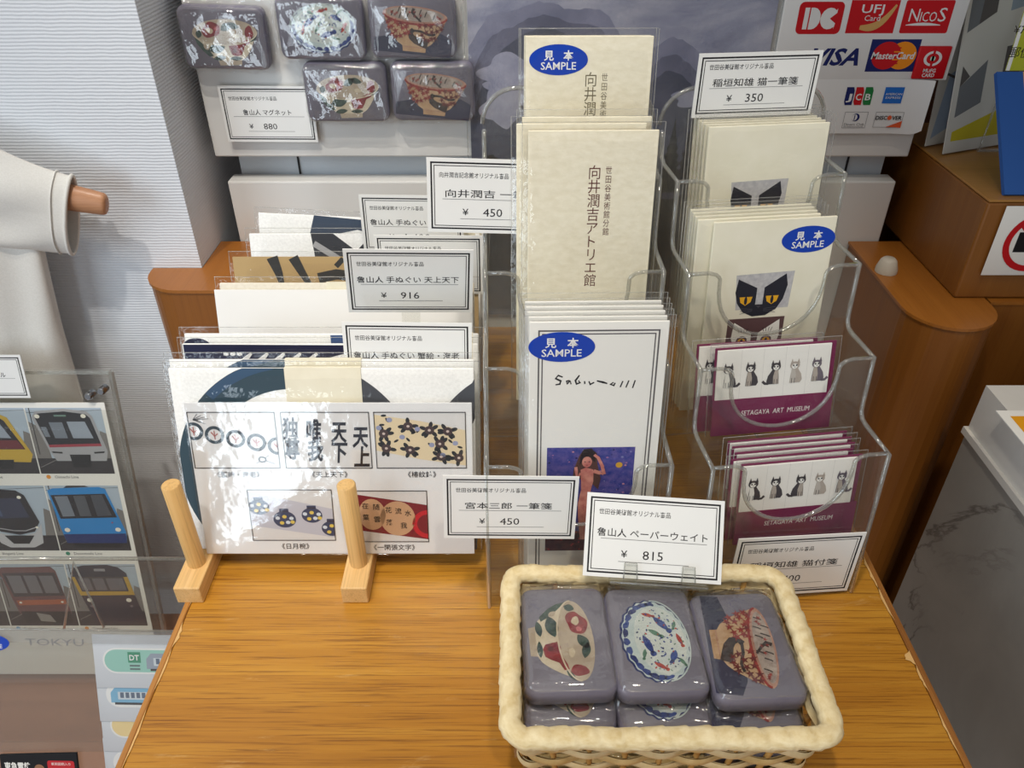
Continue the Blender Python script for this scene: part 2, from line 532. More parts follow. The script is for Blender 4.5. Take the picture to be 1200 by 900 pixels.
# curved end of the counter on the right
ctr = thing('counter_end', 'narrow brown wooden counter with a rounded end beside the white display panel', 'counter', fr((0.3625, 0.60, -0.75)))
def sh(pts, x, y): return [(p[0]-x, p[1]-y) for p in pts]
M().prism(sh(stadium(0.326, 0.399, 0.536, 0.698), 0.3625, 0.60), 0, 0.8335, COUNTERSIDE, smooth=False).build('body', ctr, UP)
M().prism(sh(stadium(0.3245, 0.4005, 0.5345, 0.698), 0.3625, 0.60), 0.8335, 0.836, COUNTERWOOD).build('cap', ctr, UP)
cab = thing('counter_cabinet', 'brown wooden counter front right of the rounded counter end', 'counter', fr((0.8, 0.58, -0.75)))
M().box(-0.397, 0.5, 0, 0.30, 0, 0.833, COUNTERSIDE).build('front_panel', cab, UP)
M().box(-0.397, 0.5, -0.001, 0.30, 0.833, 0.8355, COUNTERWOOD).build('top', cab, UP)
# small white bumper on the counter end
q = at(1034, 318, z=0.0862)
bp = M()
prof = [(0.0095, 0), (0.0095, 0.003), (0.0070, 0.011), (0.005, 0.013)]
v_, f_ = [], []
for (r_, z_) in prof: v_ += [(r_*math.cos(2*PI*k/20), r_*math.sin(2*PI*k/20), z_) for k in range(20)]
for i in range(3):
    for k in range(20): f_.append((i*20+k, i*20+(k+1) % 20, (i+1)*20+(k+1) % 20, (i+1)*20+k))
f_.append(tuple(60+k for k in range(20)))
bp.add(v_, f_, flat(205, 196, 180, 0.4), True)
bo = bp.build('door_bumper'); bo.location = (q.x+0.003, q.y, 0.0862)
tag(bo, 'small off-white rubber bumper on the wooden counter edge by the panel', 'bumper')

# marble-clad counter on the right
def marble(name, a, b, vein):
    m, nt, N, L, p = nodes_of(name)
    v = texco(N, L)
    n1 = noise(N, L, v, 3.2, 8, 0.62, 1.6)
    n2 = noise(N, L, v, 9, 6, 0.6, 0.8)
    k = ramp(N, L, n1, [(0.485, (0, 0, 0, 1)), (0.50, (1, 1, 1, 1)), (0.515, (0, 0, 0, 1))])
    base = ramp(N, L, n2, [(0.3, C(*a)), (0.7, C(*b))])
    gate = ramp(N, L, noise(N, L, v, 5, 2), [(0.5, (0, 0, 0, 1)), (0.62, (0.7, 0.7, 0.7, 1))])
    kk = mix(N, L, 1.0, k, gate, 'MULTIPLY')
    L.new(mix(N, L, kk, base, C(*vein)), p.inputs['Base Color'])
    p.inputs['Roughness'].default_value = 0.35
    return m
MARB = marble('grey_marble_cladding', (150, 146, 138), (168, 164, 156), (70, 62, 54))
MARBT = marble('pale_marble_slab', (214, 211, 204), (228, 225, 219), (150, 146, 140))
mc = thing('marble_counter', 'grey marble clad counter with a pale slab top at the right edge', 'counter', fr((0.8, 0.2, -0.75)))
M().box(-0.43, 0.4, -0.9, 0.300, 0, 0.758, MARB).build('cladding', mc, UP)
M().box(-0.433, 0.4, -0.9, 0.302, 0.758, 0.764, flat(214, 210, 202, 0.4)).build('joint_strip', mc, UP)
M().box(-0.430, 0.4, -0.9, 0.300, 0.764, 0.806, MARBT).build('slab', mc, UP)
q = at(1167, 481, z=0.057)
ys = M().box(0, 0.14, -0.20, 0, 0, 0.0008, PAPER)
ys.rect(0.007, 0.133, -0.193, -0.007, flat(232, 160, 30, 0.5), 1, 0.0008)
ys.poly([(0.022, -0.012), (0.06, -0.012), (0.06, -0.06), (0.048, -0.06), (0.022, -0.03)], PAPER, 2, 0.0008)
yo = ys.build('counter_notice'); yo.location = (q.x, q.y, 0.0562)
tag(yo, 'yellow notice with a white border lying on the marble counter', 'sign')

# ================================================================= white slatted display panel
PANELM = speck('white_melamine_panel', (224, 223, 220), (230, 229, 226), 4, 0.4, 0.0, coat=0.1)
GROOVE = flat(196, 203, 210, 0.5)
pn = thing('slatwall_unit', 'tall white slatted display panel standing behind the shop counter', 'display panel', fr((0.045, 0.70, -0.12)))
M().rbox(-0.314, 0.314, 0.288, 0.80, -0.020, 0.0, 0.0015, PANELM, 2, False).build('upper_board', pn)
M().rbox(-0.308, 0.310, -0.63, 0.265, -0.020, 0.0, 0.0015, PANELM, 2, False).build('lower_board', pn)
M().box(-0.300, 0.303, -0.63, 0.80, -0.032, -0.0205, GROOVE).box(-0.2455, -0.2440, 0.265, 0.288, -0.0205, -0.019, BLACK).box(0.268, 0.2695, 0.265, 0.288, -0.0205, -0.019, BLACK).build('groove_rail', pn)

# cloudy landscape poster
def poster_mat():
    m, nt, N, L, p = nodes_of('painted_cloud_sky')
    v = texco(N, L, (1, 1.7, 1))
    a = noise(N, L, v, 7.5, 7, 0.62, 0.5)
    b = noise(N, L, v, 26, 5, 0.6)
    c0 = ramp(N, L, a, [(0.34, C(112, 115, 144)), (0.45, C(152, 154, 178)), (0.55, C(188, 187, 202)), (0.66, C(214, 211, 220))])
    L.new(mix(N, L, 0.16, c0, ramp(N, L, b, [(0.3, C(110, 114, 136)), (0.7, C(196, 194, 198))])), p.inputs['Base Color'])
    p.inputs['Roughness'].default_value = 0.5; p.inputs['Coat Weight'].default_value = 0.35; p.inputs['Coat Roughness'].default_value = 0.08
    return m
HILL = speck('painted_hills', (62, 66, 78), (88, 90, 102), 30, 0.6, 0)
HILLD = speck('painted_dark_ground', (42, 44, 48), (70, 70, 72), 45, 0.6, 0)
pw = fr((0.0895, 0.6965, 0.006))
po = thing('landscape_poster', 'large poster of a grey cloudy sky and dark hills behind the stationery holders', 'poster', pw)
pm = M().box(-0.126, 0.126, 0, 0.56, -0.0010, 0, poster_mat())
rnd = random.Random(3)
def hills(x0, x1, base, hf, mat, lv):
    n = 40; pts = [(x0, base)]+[(x1, base)]
    for i in range(n+1):
        x = x1+(x0-x1)*i/n
        pts.append((x, hf((x-x0)/(x1-x0))+rnd.uniform(-0.0012, 0.0012)))
    pm.poly(pts, mat, lv)
HZ = [speck('painted_haze_%d' % k, a, b, 26, .6, 0) for k, (a, b) in enumerate((((128, 130, 152), (150, 150, 172)), ((104, 106, 126), (126, 126, 146)), ((78, 82, 98), (100, 102, 118))))]
for k in range(3):
    o_ = 0.010*(2-k)
    hills(-0.126, 0.040, 0.10, lambda t: 0.150+o_*1.2+(0.118-o_*.2)*math.exp(-((t-0.40)/(0.40+o_*6))**4)+0.003*math.sin(t*21), HZ[k], 1+k*.8)
    hills(-0.03, 0.126, 0.10, lambda t: 0.160+o_*1.3+(0.074)*math.exp(-((t-0.50)/(0.36+o_*5))**2)+0.004*math.sin(t*17), HZ[k], 1.4+k*.8)
CLD = speck('painted_cloud_puff', (150, 152, 174), (182, 181, 198), 34, .6, 0)
for ic, (cx, cy, rx, ry) in enumerate(((-0.090, 0.236, 0.026, 0.014), (-0.078, 0.224, 0.032, 0.013), (-0.098, 0.207, 0.018, 0.016), (0.072, 0.215, 0.022, 0.008), (0.095, 0.20, 0.022, 0.012))):
    pts = [(min(max(cx+rx*(1+.18*math.sin(5*a+cx*90))*math.cos(a), -.1255), .1255), cy+ry*(1+.22*math.sin(4*a+cx*60))*math.sin(a)) for a in [2*PI*q/40 for q in range(40)]]
    pm.poly(pts, CLD, 3.4+.25*ic)
hills(-0.126, 0.126, 0.0, lambda t: 0.150+0.018*math.sin(t*7+1)+0.008*math.sin(t*23), HZ[2], 5)
hills(-0.126, 0.126, 0.0, lambda t: 0.135+0.020*math.sin(t*7+1)+0.010*math.sin(t*23), HILLD, 6)
for cx in (0.054, 0.070, 0.083, 0.105):
    hh = rnd.uniform(0.03, 0.055)
    pts = [(cx-0.010, 0.13)]
    for k in range(6):
        t = k/6; pts += [(cx-0.010*(1-t), 0.15+hh*t), (cx-0.006*(1-t), 0.153+hh*t)]
    pts.append((cx, 0.155+hh))
    for k in range(5, -1, -1):
        t = k/6; pts += [(cx+0.006*(1-t), 0.153+hh*t), (cx+0.010*(1-t), 0.15+hh*t)]
    pts.append((cx+0.010, 0.13))
    pm.poly(pts, HILLD, 6.6+cx*5)
pm.build('printed_sheet', po)
M().box(-0.129, 0.129, -0.002, 0.562, 0.0006, 0.0010, FILM).build('clear_cover', po)
M().tube([(-0.129, -0.002, 0.0008), (-0.129, 0.562, 0.0008)], 0.0004, FILMEDGE, 5).tube([(0.129, -0.002, 0.0008), (0.129, 0.562, 0.0008)], 0.0004, FILMEDGE, 5).build('cover_seam', po)

# ================================================================= payment signs
RED = flat(196, 14, 26, 0.4); DRED = flat(150, 10, 22, 0.4); NAVY = flat(18, 30, 96, 0.4); ORANGE = flat(236, 140, 24, 0.4)
GOLD = flat(206, 160, 96, 0.4); SBLUE = flat(28, 104, 190, 0.4); GREEN = flat(24, 120, 58, 0.4); SIGNW = flat(226, 224, 222, 0.45)
sw = fr((0.295, 0.6945, 0.236))
sg = thing('payment_sign', 'upper white sign of bank card logos at the right of the display panel', 'sign', sw)
s = M().rbox(-0.075, 0.0745, 0, 0.09, -0.003, 0, 0.001, SIGNW)
def P(px, py): return on(sw, px, py)
def quad(px0, px1, py0, py1):
    """a panel of the sign from its pixel height and its base width"""
    a = P(px0, py1); b = P(px1, py1); c = P(px1, py0)
    return a[0], b[0], a[1], c[1]
def rrect(m, x0, x1, y0, y1, r, mat, lv=1, n=4):
    pts = []
    for cx, cy, a0 in ((x1-r, y0+r, -PI/2), (x1-r, y1-r, 0), (x0+r, y1-r, PI/2), (x0+r, y0+r, PI)):
        for i in range(n+1):
            a = a0+PI/2*i/n
            pts.append((cx+r*math.cos(a), cy+r*math.sin(a)))
    m.poly(pts, mat, lv)
x0, x1, y0, y1 = quad(931, 983, 2, 40); hgt = y1-y0
rrect(s, x0, x1, y0, y1, 0.004, RED)
wd = x1-x0
s.poly([(x0+wd*.14, y0+hgt*.15), (x0+wd*.24, y0+hgt*.15), (x0+wd*.24, y0+hgt*.82), (x0+wd*.14, y0+hgt*.82)], SIGNW, 2)
dp = [(x0+wd*.27, y0+hgt*.15)]
for i in range(9): a = -PI/2+PI*i/8; dp.append((x0+wd*.34+wd*.17*math.cos(a), y0+hgt*.485+hgt*.335*math.sin(a)))
dp.append((x0+wd*.27, y0+hgt*.82)); s.poly(dp, SIGNW, 2)
cp = []
for i in range(13): a = rad(50+260*i/12); cp.append((x0+wd*.71+wd*.2*math.cos(a), y0+hgt*.485+hgt*.335*math.sin(a)))
cp += [(x0+wd*.84, y0+hgt*.15), (x0+wd*.86, y0+hgt*.34), (x0+wd*.72, y0+hgt*.485), (x0+wd*.86, y0+hgt*.66), (x0+wd*.86, y0+hgt*.8)]
s.poly(cp, SIGNW, 2)
x0, x1, y0, y1 = quad(990, 1046, 0, 39); hgt = y1-y0; wd = x1-x0
s.rect(x0, x1, y0, y1, RED, 1)
s.text('UFJ', x0+wd*.24, y0+hgt*.62, hgt*.36, SIGNW, 3, width=wd*.46, bold=0.01)
s.text('Card', x0+wd*.34, y0+hgt*.38, hgt*.24, SIGNW, 3, width=wd*.32)
s.stroke([(x0+wd*(.28+.66*t), y0+hgt*(.18+.10*t+.58*t**3-0.06*math.sin(PI*t))) for t in [i/14 for i in range(15)]], hgt*.14, GOLD, 2, lambda t: 0.5+1.2*math.sin(PI*min(1, .1+t*.9)))
x0, x1, y0, y1 = quad(1053, 1109, 0, 39); hgt = y1-y0; wd = x1-x0
rrect(s, x0, x1, y0, y1, 0.0015, RED)
s.text('N', x0+wd*.13, y0+hgt*.36, hgt*.56, SIGNW, 3, width=wd*.2); s.text('ICO', x0+wd*.36, y0+hgt*.36, hgt*.42, SIGNW, 3, width=wd*.34); s.text('S', x0+wd*.73, y0+hgt*.36, hgt*.6, SIGNW, 3, width=wd*.16)
s.stroke([(x0+wd*(.1+.72*t), y0+hgt*(.25+.03*math.sin(PI*t))) for t in [i/6 for i in range(7)]], hgt*.07, SIGNW, 2, lambda t: .3+math.sin(PI*t))
x0, x1, y0, y1 = quad(950, 1005, 56, 76)
s.text('VISA', x0, y0, (y1-y0)*1.36, NAVY, 2, width=x1-x0, bold=0.03, shear=0.3)
x0, x1, y0, y1 = quad(1013, 1070, 46, 84); hgt = y1-y0; wd = x1-x0
s.rect(x0, x1, y0, y1, NAVY, 1)
s.ell(x0+wd*.68, y0+hgt*.5, wd*.29, hgt*.43, ORANGE, 2); s.ell(x0+wd*.36, y0+hgt*.5, wd*.29, hgt*.43, RED, 3)
for k in range(5): s.rect(x0+wd*.5, x0+wd*.63, y0+hgt*(.24+.12*k), y0+hgt*(.28+.12*k), ORANGE if k % 2 else RED, 4)
s.text('MasterCard', x0+wd*.5, y0+hgt*.40, hgt*.30, SIGNW, 5, 'C', wd*.88, 0.02, 0.15)
s.build('board', sg)
mw2 = fr((0.3525, 0.6925, 0.2376))
b2 = M().rbox(-0.0140, 0.0130, 0, 0.026, -0.0035, 0, 0.001, RED)
b2.ring(-0.001, 0.0165, 0.0075, 0.0052, SIGNW, 1, sy=0.8); b2.rect(-0.002, 0.0, 0.008, 0.025, RED, 2); b2.ell(-0.001, 0.0165, 0.0021, 0.0021, flat(190, 230, 205, .4), 2)
b2.text('MUFG', -0.001, 0.0055, 0.0042, SIGNW, 2, 'C', 0.0105, 0.02); b2.text('CARD', -0.001, 0.0018, 0.0042, SIGNW, 2, 'C', 0.0105, 0.02)
tag(b2.build('payment_sticker', None, mw2), 'small red square card sticker at the right corner of the upper sign', 'sticker')
mw3 = fr((0.315, 0.6945, 0.191))
s2 = thing('payment_sign', 'lower white sign with four card logos under the upper sign', 'sign', mw3)
b = M()
NX = 24
def curl(u, v):
    x = -0.055+u*0.098; y = v*0.046
    if u > .9: y = min(max(y, 0.004*((u-.9)/.1)**2), 0.046)
    k = max(0, (x-0.012)/0.041)
    return x, y, 0.010*k**2
b.grid(lambda u, v: curl(u, v), NX, 4, SIGNW); b.grid(lambda u, v: (curl(1-u, v)[0], curl(1-u, v)[1], curl(1-u, v)[2]-0.0012), NX, 4, SIGNW)
b.build('board', s2)
b = M()
def W(px, py): return on(mw3, px, py)
def q3(px0, px1, py0, py1):
    a = W(px0, py1); bb = W(px1, py1); c = W(px1, py0); return a[0], bb[0], a[1], c[1]
LT = M()
x0, x1, y0, y1 = q3(988, 1020, 102, 123); wd = x1-x0; hgt = y1-y0
for k, cc in enumerate((NAVY, RED, GREEN)):
    xx = x0+wd*k*.34
    LT.poly([(xx+wd*.05, y0), (xx+wd*.30, y0), (xx+wd*.30, y0+hgt*.8), (xx+wd*.25, y1), (xx, y1), (xx, y0+hgt*.2)], cc, 4)
    LT.text('JCB'[k], xx+wd*.15, y0+hgt*.28, hgt*.5, SIGNW, 5, 'C', wd*.2, .02)
x0, x1, y0, y1 = q3(1033, 1055, 102, 121); wd = x1-x0; hgt = y1-y0
LT.rect(x0, x1, y0, y1, SBLUE, 6)
LT.text('AMERICAN', x0+wd*.5, y0+hgt*.52, hgt*.2, SIGNW, 16, 'C', wd*.86); LT.text('EXPRESS', x0+wd*.5, y0+hgt*.30, hgt*.2, SIGNW, 16, 'C', wd*.78)
x0, x1, y0, y1 = q3(986, 1013, 131, 150); wd = x1-x0; hgt = y1-y0
LT.frame(x0, x1, y0, y1, 0.0003, GREYLINE, 4)
LT.ell(x0+wd*.5, y0+hgt*.66, hgt*.24, hgt*.24, NAVY, 4); LT.ell(x0+wd*.45, y0+hgt*.66, hgt*.17, hgt*.19, SIGNW, 5); LT.rect(x0+wd*.43, x0+wd*.47, y0+hgt*.5, y0+hgt*.82, NAVY, 6)
LT.text('Diners Club', x0+wd*.5, y0+hgt*.16, hgt*.22, GREYLINE, 5, 'C', wd*.86); LT.text('INTERNATIONAL', x0+wd*.5, y0+hgt*.05, hgt*.1, GREYLINE, 5, 'C', wd*.86)
x0, x1, y0, y1 = q3(1022, 1054, 131, 149); wd = x1-x0; hgt = y1-y0
LT.frame(x0, x1, y0, y1, 0.0003, GREYLINE, 8)
LT.poly([(x0+wd*.45, y0), (x1, y0), (x1, y0+hgt*.45)], flat(222, 88, 44, .4), 10)
LT.text('DISC', x0+wd*.03, y0+hgt*.50, hgt*.36, BLACK, 10, width=wd*.42, bold=.02); LT.ell(x0+wd*.53, y0+hgt*.63, hgt*.14, hgt*.15, flat(222, 88, 44, .4), 10); LT.text('VER', x0+wd*.62, y0+hgt*.50, hgt*.36, BLACK, 10, width=wd*.34, bold=.02)
LT.T = Matrix.Identity(4)
for i, p in enumerate(LT.v):     # the print follows the curl of the sign
    k = max(0, (p[0]-0.012)/0.041)
    LT.v[i] = (p[0], p[1], p[2]+0.010*k**2)
LT.build('printed_logos', s2)

# ================================================================= wooden box with the no-camera sign, leaflets
bx = thing('wooden_box', 'brown wooden box with a no-photography sign on its front at the right', 'box', fr((0.52, 0.585, 0.0862)))
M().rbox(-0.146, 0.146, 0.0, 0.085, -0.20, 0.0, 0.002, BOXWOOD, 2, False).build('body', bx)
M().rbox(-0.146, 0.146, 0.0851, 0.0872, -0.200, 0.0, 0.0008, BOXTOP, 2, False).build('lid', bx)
nm = fr((0, 0.0, 0.0))
bw = fr((0.52, 0.583, 0.0862))
xl, yb = on(bw, 1136, 322); _, yt = on(bw, 1160, 244); xl = -0.1325
sz = 0.062
nc = M().rbox(xl, xl+sz*1.12, yb, yt+0.002, 0.0022, 0.003, 0.0004, PAPER)
cx, cy, rr = xl+sz*.55, (yb+yt)/2+0.0005, sz*.415
zc = 0.003/LV
nc.rect(cx-rr*.62, cx+rr*.62, cy-rr*.34, cy+rr*.34, BLACK, zc+1); nc.rect(cx-rr*.2, cx+rr*.25, cy+rr*.34, cy+rr*.46, BLACK, zc+1)
nc.ell(cx, cy, rr*.30, rr*.30, PAPER, zc+2); nc.ell(cx, cy, rr*.25, rr*.25, BLACK, zc+3); nc.ring(cx, cy, rr*.18, rr*.14, PAPER, zc+4)
nc.ring(cx, cy, rr, rr*.80, RED, zc+5)
a_ = rad(-45); dx, dy = math.cos(a_)*rr*.86, math.sin(a_)*rr*.86; nx_, ny_ = -math.sin(a_)*rr*.1, math.cos(a_)*rr*.1
nc.poly([(cx-dx-nx_, cy-dy-ny_), (cx+dx-nx_, cy+dy-ny_), (cx+dx+nx_, cy+dy+ny_), (cx-dx+nx_, cy-dy+ny_)], RED, zc+6)
nc.build('prohibition_sign', bx)

lw = fr((0.425, 0.704, 0.1752), 22, 10)
lf = M().box(-0.046, 0.07, 0, 0.19, -0.0009, 0, flat(214, 212, 204, .6))
GA, GB, GC, YEL = flat(120, 124, 128, .6), flat(150, 164, 176, .6), flat(96, 92, 90, .6), flat(206, 190, 40, .6)
lf.poly([(-0.040, 0.010), (0.06, 0.010), (0.06, 0.045), (-0.040, 0.018)], YEL, 1)
lf.poly([(-0.040, 0.030), (-0.012, 0.040), (-0.012, 0.075), (-0.040, 0.055)], GA, 1); lf.poly([(-0.040, 0.055), (-0.030, 0.063), (-0.040, 0.072)], GC, 2)
lf.poly([(0.008, 0.045), (0.045, 0.055), (0.045, 0.088), (0.008, 0.084)], GA, 1); lf.poly([(0.008, 0.06), (0.022, 0.05), (0.030, 0.066), (0.016, 0.084), (0.008, 0.084)], GC, 2)
lf.poly([(-0.042, 0.098), (-0.012, 0.112), (-0.012, 0.175), (-0.042, 0.160)], GA, 1); lf.poly([(-0.030, 0.104), (-0.012, 0.112), (-0.012, 0.160), (-0.026, 0.150)], GC, 2)
lf.poly([(0.004, 0.112), (0.05, 0.120), (0.05, 0.19), (0.004, 0.19)], GB, 1); lf.poly([(0.010, 0.19), (0.020, 0.145), (0.028, 0.19)], flat(150, 20, 80, .6), 2)
tag(lf.build('leaflet', None, lw), 'white leaflet of grey photos with a yellow strip on the wooden box', 'leaflet')
lw2 = fr((0.4030, 0.7200, 0.1752), 24, 6)
l2 = M().box(-0.03, 0.03, 0, 0.18, -0.0009, 0, flat(210, 208, 200, .6))
l2.poly([(-0.026, 0.006), (-0.006, 0.014), (0.004, 0.07), (-0.018, 0.06)], flat(160, 176, 196, .6), 1); l2.stroke([(-0.024, 0.062), (0.008, 0.05)], 0.002, GC, 2)
tag(l2.build('leaflet', None, lw2), 'pale leaflet with a blue streak standing behind the yellow-strip leaflet', 'leaflet')
q = at(1176, 86, D=0.662)
yw = fr((q.x+0.046, 0.6605, 0.2522), 0, 3)
yg = M().box(-0.046, 0.046, 0, 0.09, -0.0009, 0, flat(178, 182, 48, .6))
yg.rect(-0.046, -0.043, 0, 0.09, PAPER, 1)
lx, ly = on(yw, 1188, 36); yg.text('¥7', lx, ly-0.002, 0.008, INK, 2, 'L', 0.009)
lx, ly = on(yw, 1183, 62); yg.text('郵便', lx, ly-0.003, 0.009, INK, 2, 'L', 0.017)
tag(yg.build('price_card', None, yw), 'yellow-green card standing on the top edge of the blue and orange booklet', 'card')
bw2 = fr((0.439, 0.5926, 0.1750), 0, 41)
bk = M().box(-0.05, 0.05, 0, 0.1015, -0.004, 0, flat(44, 92, 164, .5)); bk.rect(-0.029, 0.05, 0.0, 0.1015, flat(240, 172, 96, .5), 1)
tag(bk.build('booklet', None, bw2), 'blue and orange booklet tilted back on the wooden box', 'booklet')
q = at(1146, 178, z=0.1752)
ast = M()
e0 = Vector((q.x, q.y, 0.1762)); 
ast.tube([e0+Vector((0.07, 0, 0)), e0, e0+Vector((0.008, 0.010, 0.050))], 0.0012, EDGE, 6)
ast.box(q.x, q.x+0.07, q.y, q.y+0.006, 0.1752, 0.1768, ACR)
ast.tube([e0+Vector((0.07, 0, 0)), e0+Vector((0.078, 0.010, 0.050))], 0.0012, EDGE, 6)
tag(ast.build('leaflet_stand'), 'clear acrylic easel for leaflets on the wooden box', 'stand')

# ================================================================= T-shirt on its hanger
SHIRT = speck('off_white_jersey', (226, 223, 216), (233, 230, 224), 700, 0.9, 0.25, 0.0004)
def interp(tab, t):
    for (a, va), (b, vb) in zip(tab, tab[1:]):
        if t <= b: return va+(vb-va)*(t-a)/(b-a)
    return tab[-1][1]
YS = 0.612
side = [at(px, py, D=YS) for px, py in ((-40, 165), (0, 250), (50, 284), (60, 328), (72, 380), (84, 425), (94, 460), (110, 520), (122, 560))]
zt = [p.z for p in side]
tab = sorted([(p.z, p.x) for p in side])
sh_ = thing('tshirt', 'off-white T-shirt on a wooden hanger against the white wall', 'T-shirt', fr((-0.60, YS, zt[-1])))
Z0, Z1 = zt[-1], 0.272
def shirt(u, v):
    z = Z0+(Z1-Z0)*v
    xr = interp(tab, z) if z < tab[-1][0] else tab[-1][1]-2.0*(z-tab[-1][0])
    xl = -1.20-xr
    a = 2*PI*u
    cx, hw = (xr+xl)/2, (xr-xl)/2
    ca, sa = math.cos(a), math.sin(a)
    th = 0.017*(1-0.75*max(0, (v-0.84)/0.16))
    x = cx+hw*(abs(ca)**0.5)*(1 if ca > 0 else -1)
    y = th*(abs(sa)**0.8)*(1 if sa > 0 else -1)
    fold = (0.0045*math.sin((xr-x)*120+z*14+0.6*math.sin(z*22))*max(0, ca)**.5+0.0016*math.sin((x+0.6)*60-z*40))*(1-v*0.4)
    return (x+0.60, z-Z0, y+fold*(1 if sa > 0 else 0.3))
m = M(); m.grid(shirt, 90, 46, SHIRT); m.build('body', sh_)
# sleeve: an open tube of cloth
sA = at(-120, 205, D=YS-0.004); sB = at(85, 253, D=YS-0.004)
ax = (sB-sA)
def slv(u, v, g=0.0):
    a = 2*PI*u
    h = (0.058+(0.0335-0.058)*v**0.9)-g
    d = 0.017-0.006*v-g
    p = sA+ax*v
    cx = h*math.sin(a); cy = d*math.cos(a)
    cx += 0.0012*math.sin(v*9+a*2); cy += 0.0030*math.sin(v*9+a*3)*(1-v)+0.0022*math.sin(v*5-a*5)*math.sin(PI*v)
    tilt = 0.30*(h*math.sin(a))*v
    return (p.x+0.60+tilt, p.z+cx-Z0, -(p.y-YS)+cy)
m = M(); m.grid(slv, 40, 20, SHIRT); m.grid(lambda u, v: slv(1-u, v, 0.0016), 40, 20, SHIRT)
m.build('sleeve', sh_)
cuffp = [slv(k/40, 0.995, -0.0006) for k in range(40)]
hem = [slv(k/40, 0.915, -0.0009) for k in range(40)]
M().tube(cuffp, 0.0016, SHIRT, 6, True).tube(hem, 0.0006, SHIRT, 5, True).build('sleeve_hem', sh_)
hg = thing('clothes_hanger', 'brown wooden hanger with its tip showing out of the white T-shirt sleeve', 'hanger', fr((-0.60, YS-0.004, 0.20)))
tipp = at(126, 240, D=YS-0.004)
hp = []
for i in range(41):
    t = 1-(1-i/40)**1.8
    hp.append((0.0+(tipp.x+0.60)*t, (tipp.z-0.20)*t**1.3+0.010*(1-t)*t, 0.0))
m = M(); m.tube(hp, 0.0115, HANGERWOOD, 14, False, lambda t: 0.0125*(1 if t < .6 else (1-.30*((t-.6)/.4))*(1 if t < .92 else math.sqrt(max(0.0, 1-((t-.92)/.08)**2)))), 0.62)
m.build('arm', hg)
m = M(); m.tube([(-p[0], p[1], 0) for p in hp], 0.0115, HANGERWOOD, 12, False, lambda t: 0.0125*(1 if t < .6 else (1-.30*((t-.6)/.4))*(1 if t < .92 else math.sqrt(max(0.0, 1-((t-.92)/.08)**2)))), 0.62)
m.build('arm', hg)
M().tube([(0, 0.0, 0), (0, 0.05, 0)]+[(0.02-0.02*math.cos(a), 0.05+0.022*math.sin(a), 0) for a in [PI*k/8 for k in range(1, 10)]], 0.0016, flat(180, 180, 182, .25, .5, 0, 1.0), 8).build('hook', hg)

# ================================================================= lower table and train goods
lt = thing('low_table', 'low reddish brown plank table under the train goods at the left', 'table', fr((-0.62, 0.20, -0.75)))
M().rbox(-0.58, 0.36, 0.395, 0.42, -0.39, 0.42, 0.003, FLOORM, 2, False).build('top', lt)
for sx in (-0.53, 0.31):
    for sz in (-0.35, 0.37): M().box(sx-0.025, sx+0.025, 0, 0.395, sz-0.025, sz+0.025, COUNTERSIDE).build('leg', lt)

TL = -0.33
top = at(127, 438, D=0.578)
LEAN = 13.0
LENP = (top.z-TL)/math.cos(rad(LEAN))
PW = 0.34
dw = fr((top.x-PW/2, 0.578-LENP*math.sin(rad(LEAN)), TL+0.0002), 0, LEAN)
ds = thing('acrylic_file_stand', 'clear acrylic display stand holding a sheet of train photos by the wall', 'display stand', dw)
M().rbox(-PW/2, PW/2, 0, LENP, -0.006, -0.003, 0.0004, ACR, 1, False).build('back_plate', ds)
e = M()
for x in (-PW/2, PW/2): e.box(x-0.0016, x+0.0016, 0, LENP, -0.0068, -0.0022, EDGE)
e.box(-PW/2, PW/2, LENP-0.0016, LENP+0.0016, -0.0068, -0.0022, EDGE)
e.build('plate_edge', ds)
M().rbox(-PW/2, PW/2, 0.004, LENP-0.034, 0.0030, 0.0052, 0.0004, ACR, 1, False).build('front_plate', ds)
STEEL = flat(170, 172, 176, 0.22, 0.5, 0, 1.0)
for px, py in ((106, 457), (126, 451)):
    lx, ly = on(dw, px, py)
    sc_ = M(); sc_.T = Matrix.Translation((lx-(0.004 if px > 120 else 0), ly-0.004, -0.003)); sc_.cyl(0, 0, 0, 0.010, 0.0036, STEEL, 16, 0.001); sc_.build('screw', ds)
hy = LENP*math.cos(rad(LEAN))
strut = M(); strut.T = dw.inverted() @ fr((top.x-PW/2, 0.578, TL))
strut.box(-0.02, 0.02, 0, 0.12, -0.012, -0.0095, ACR); strut.build('rear_strut', ds)

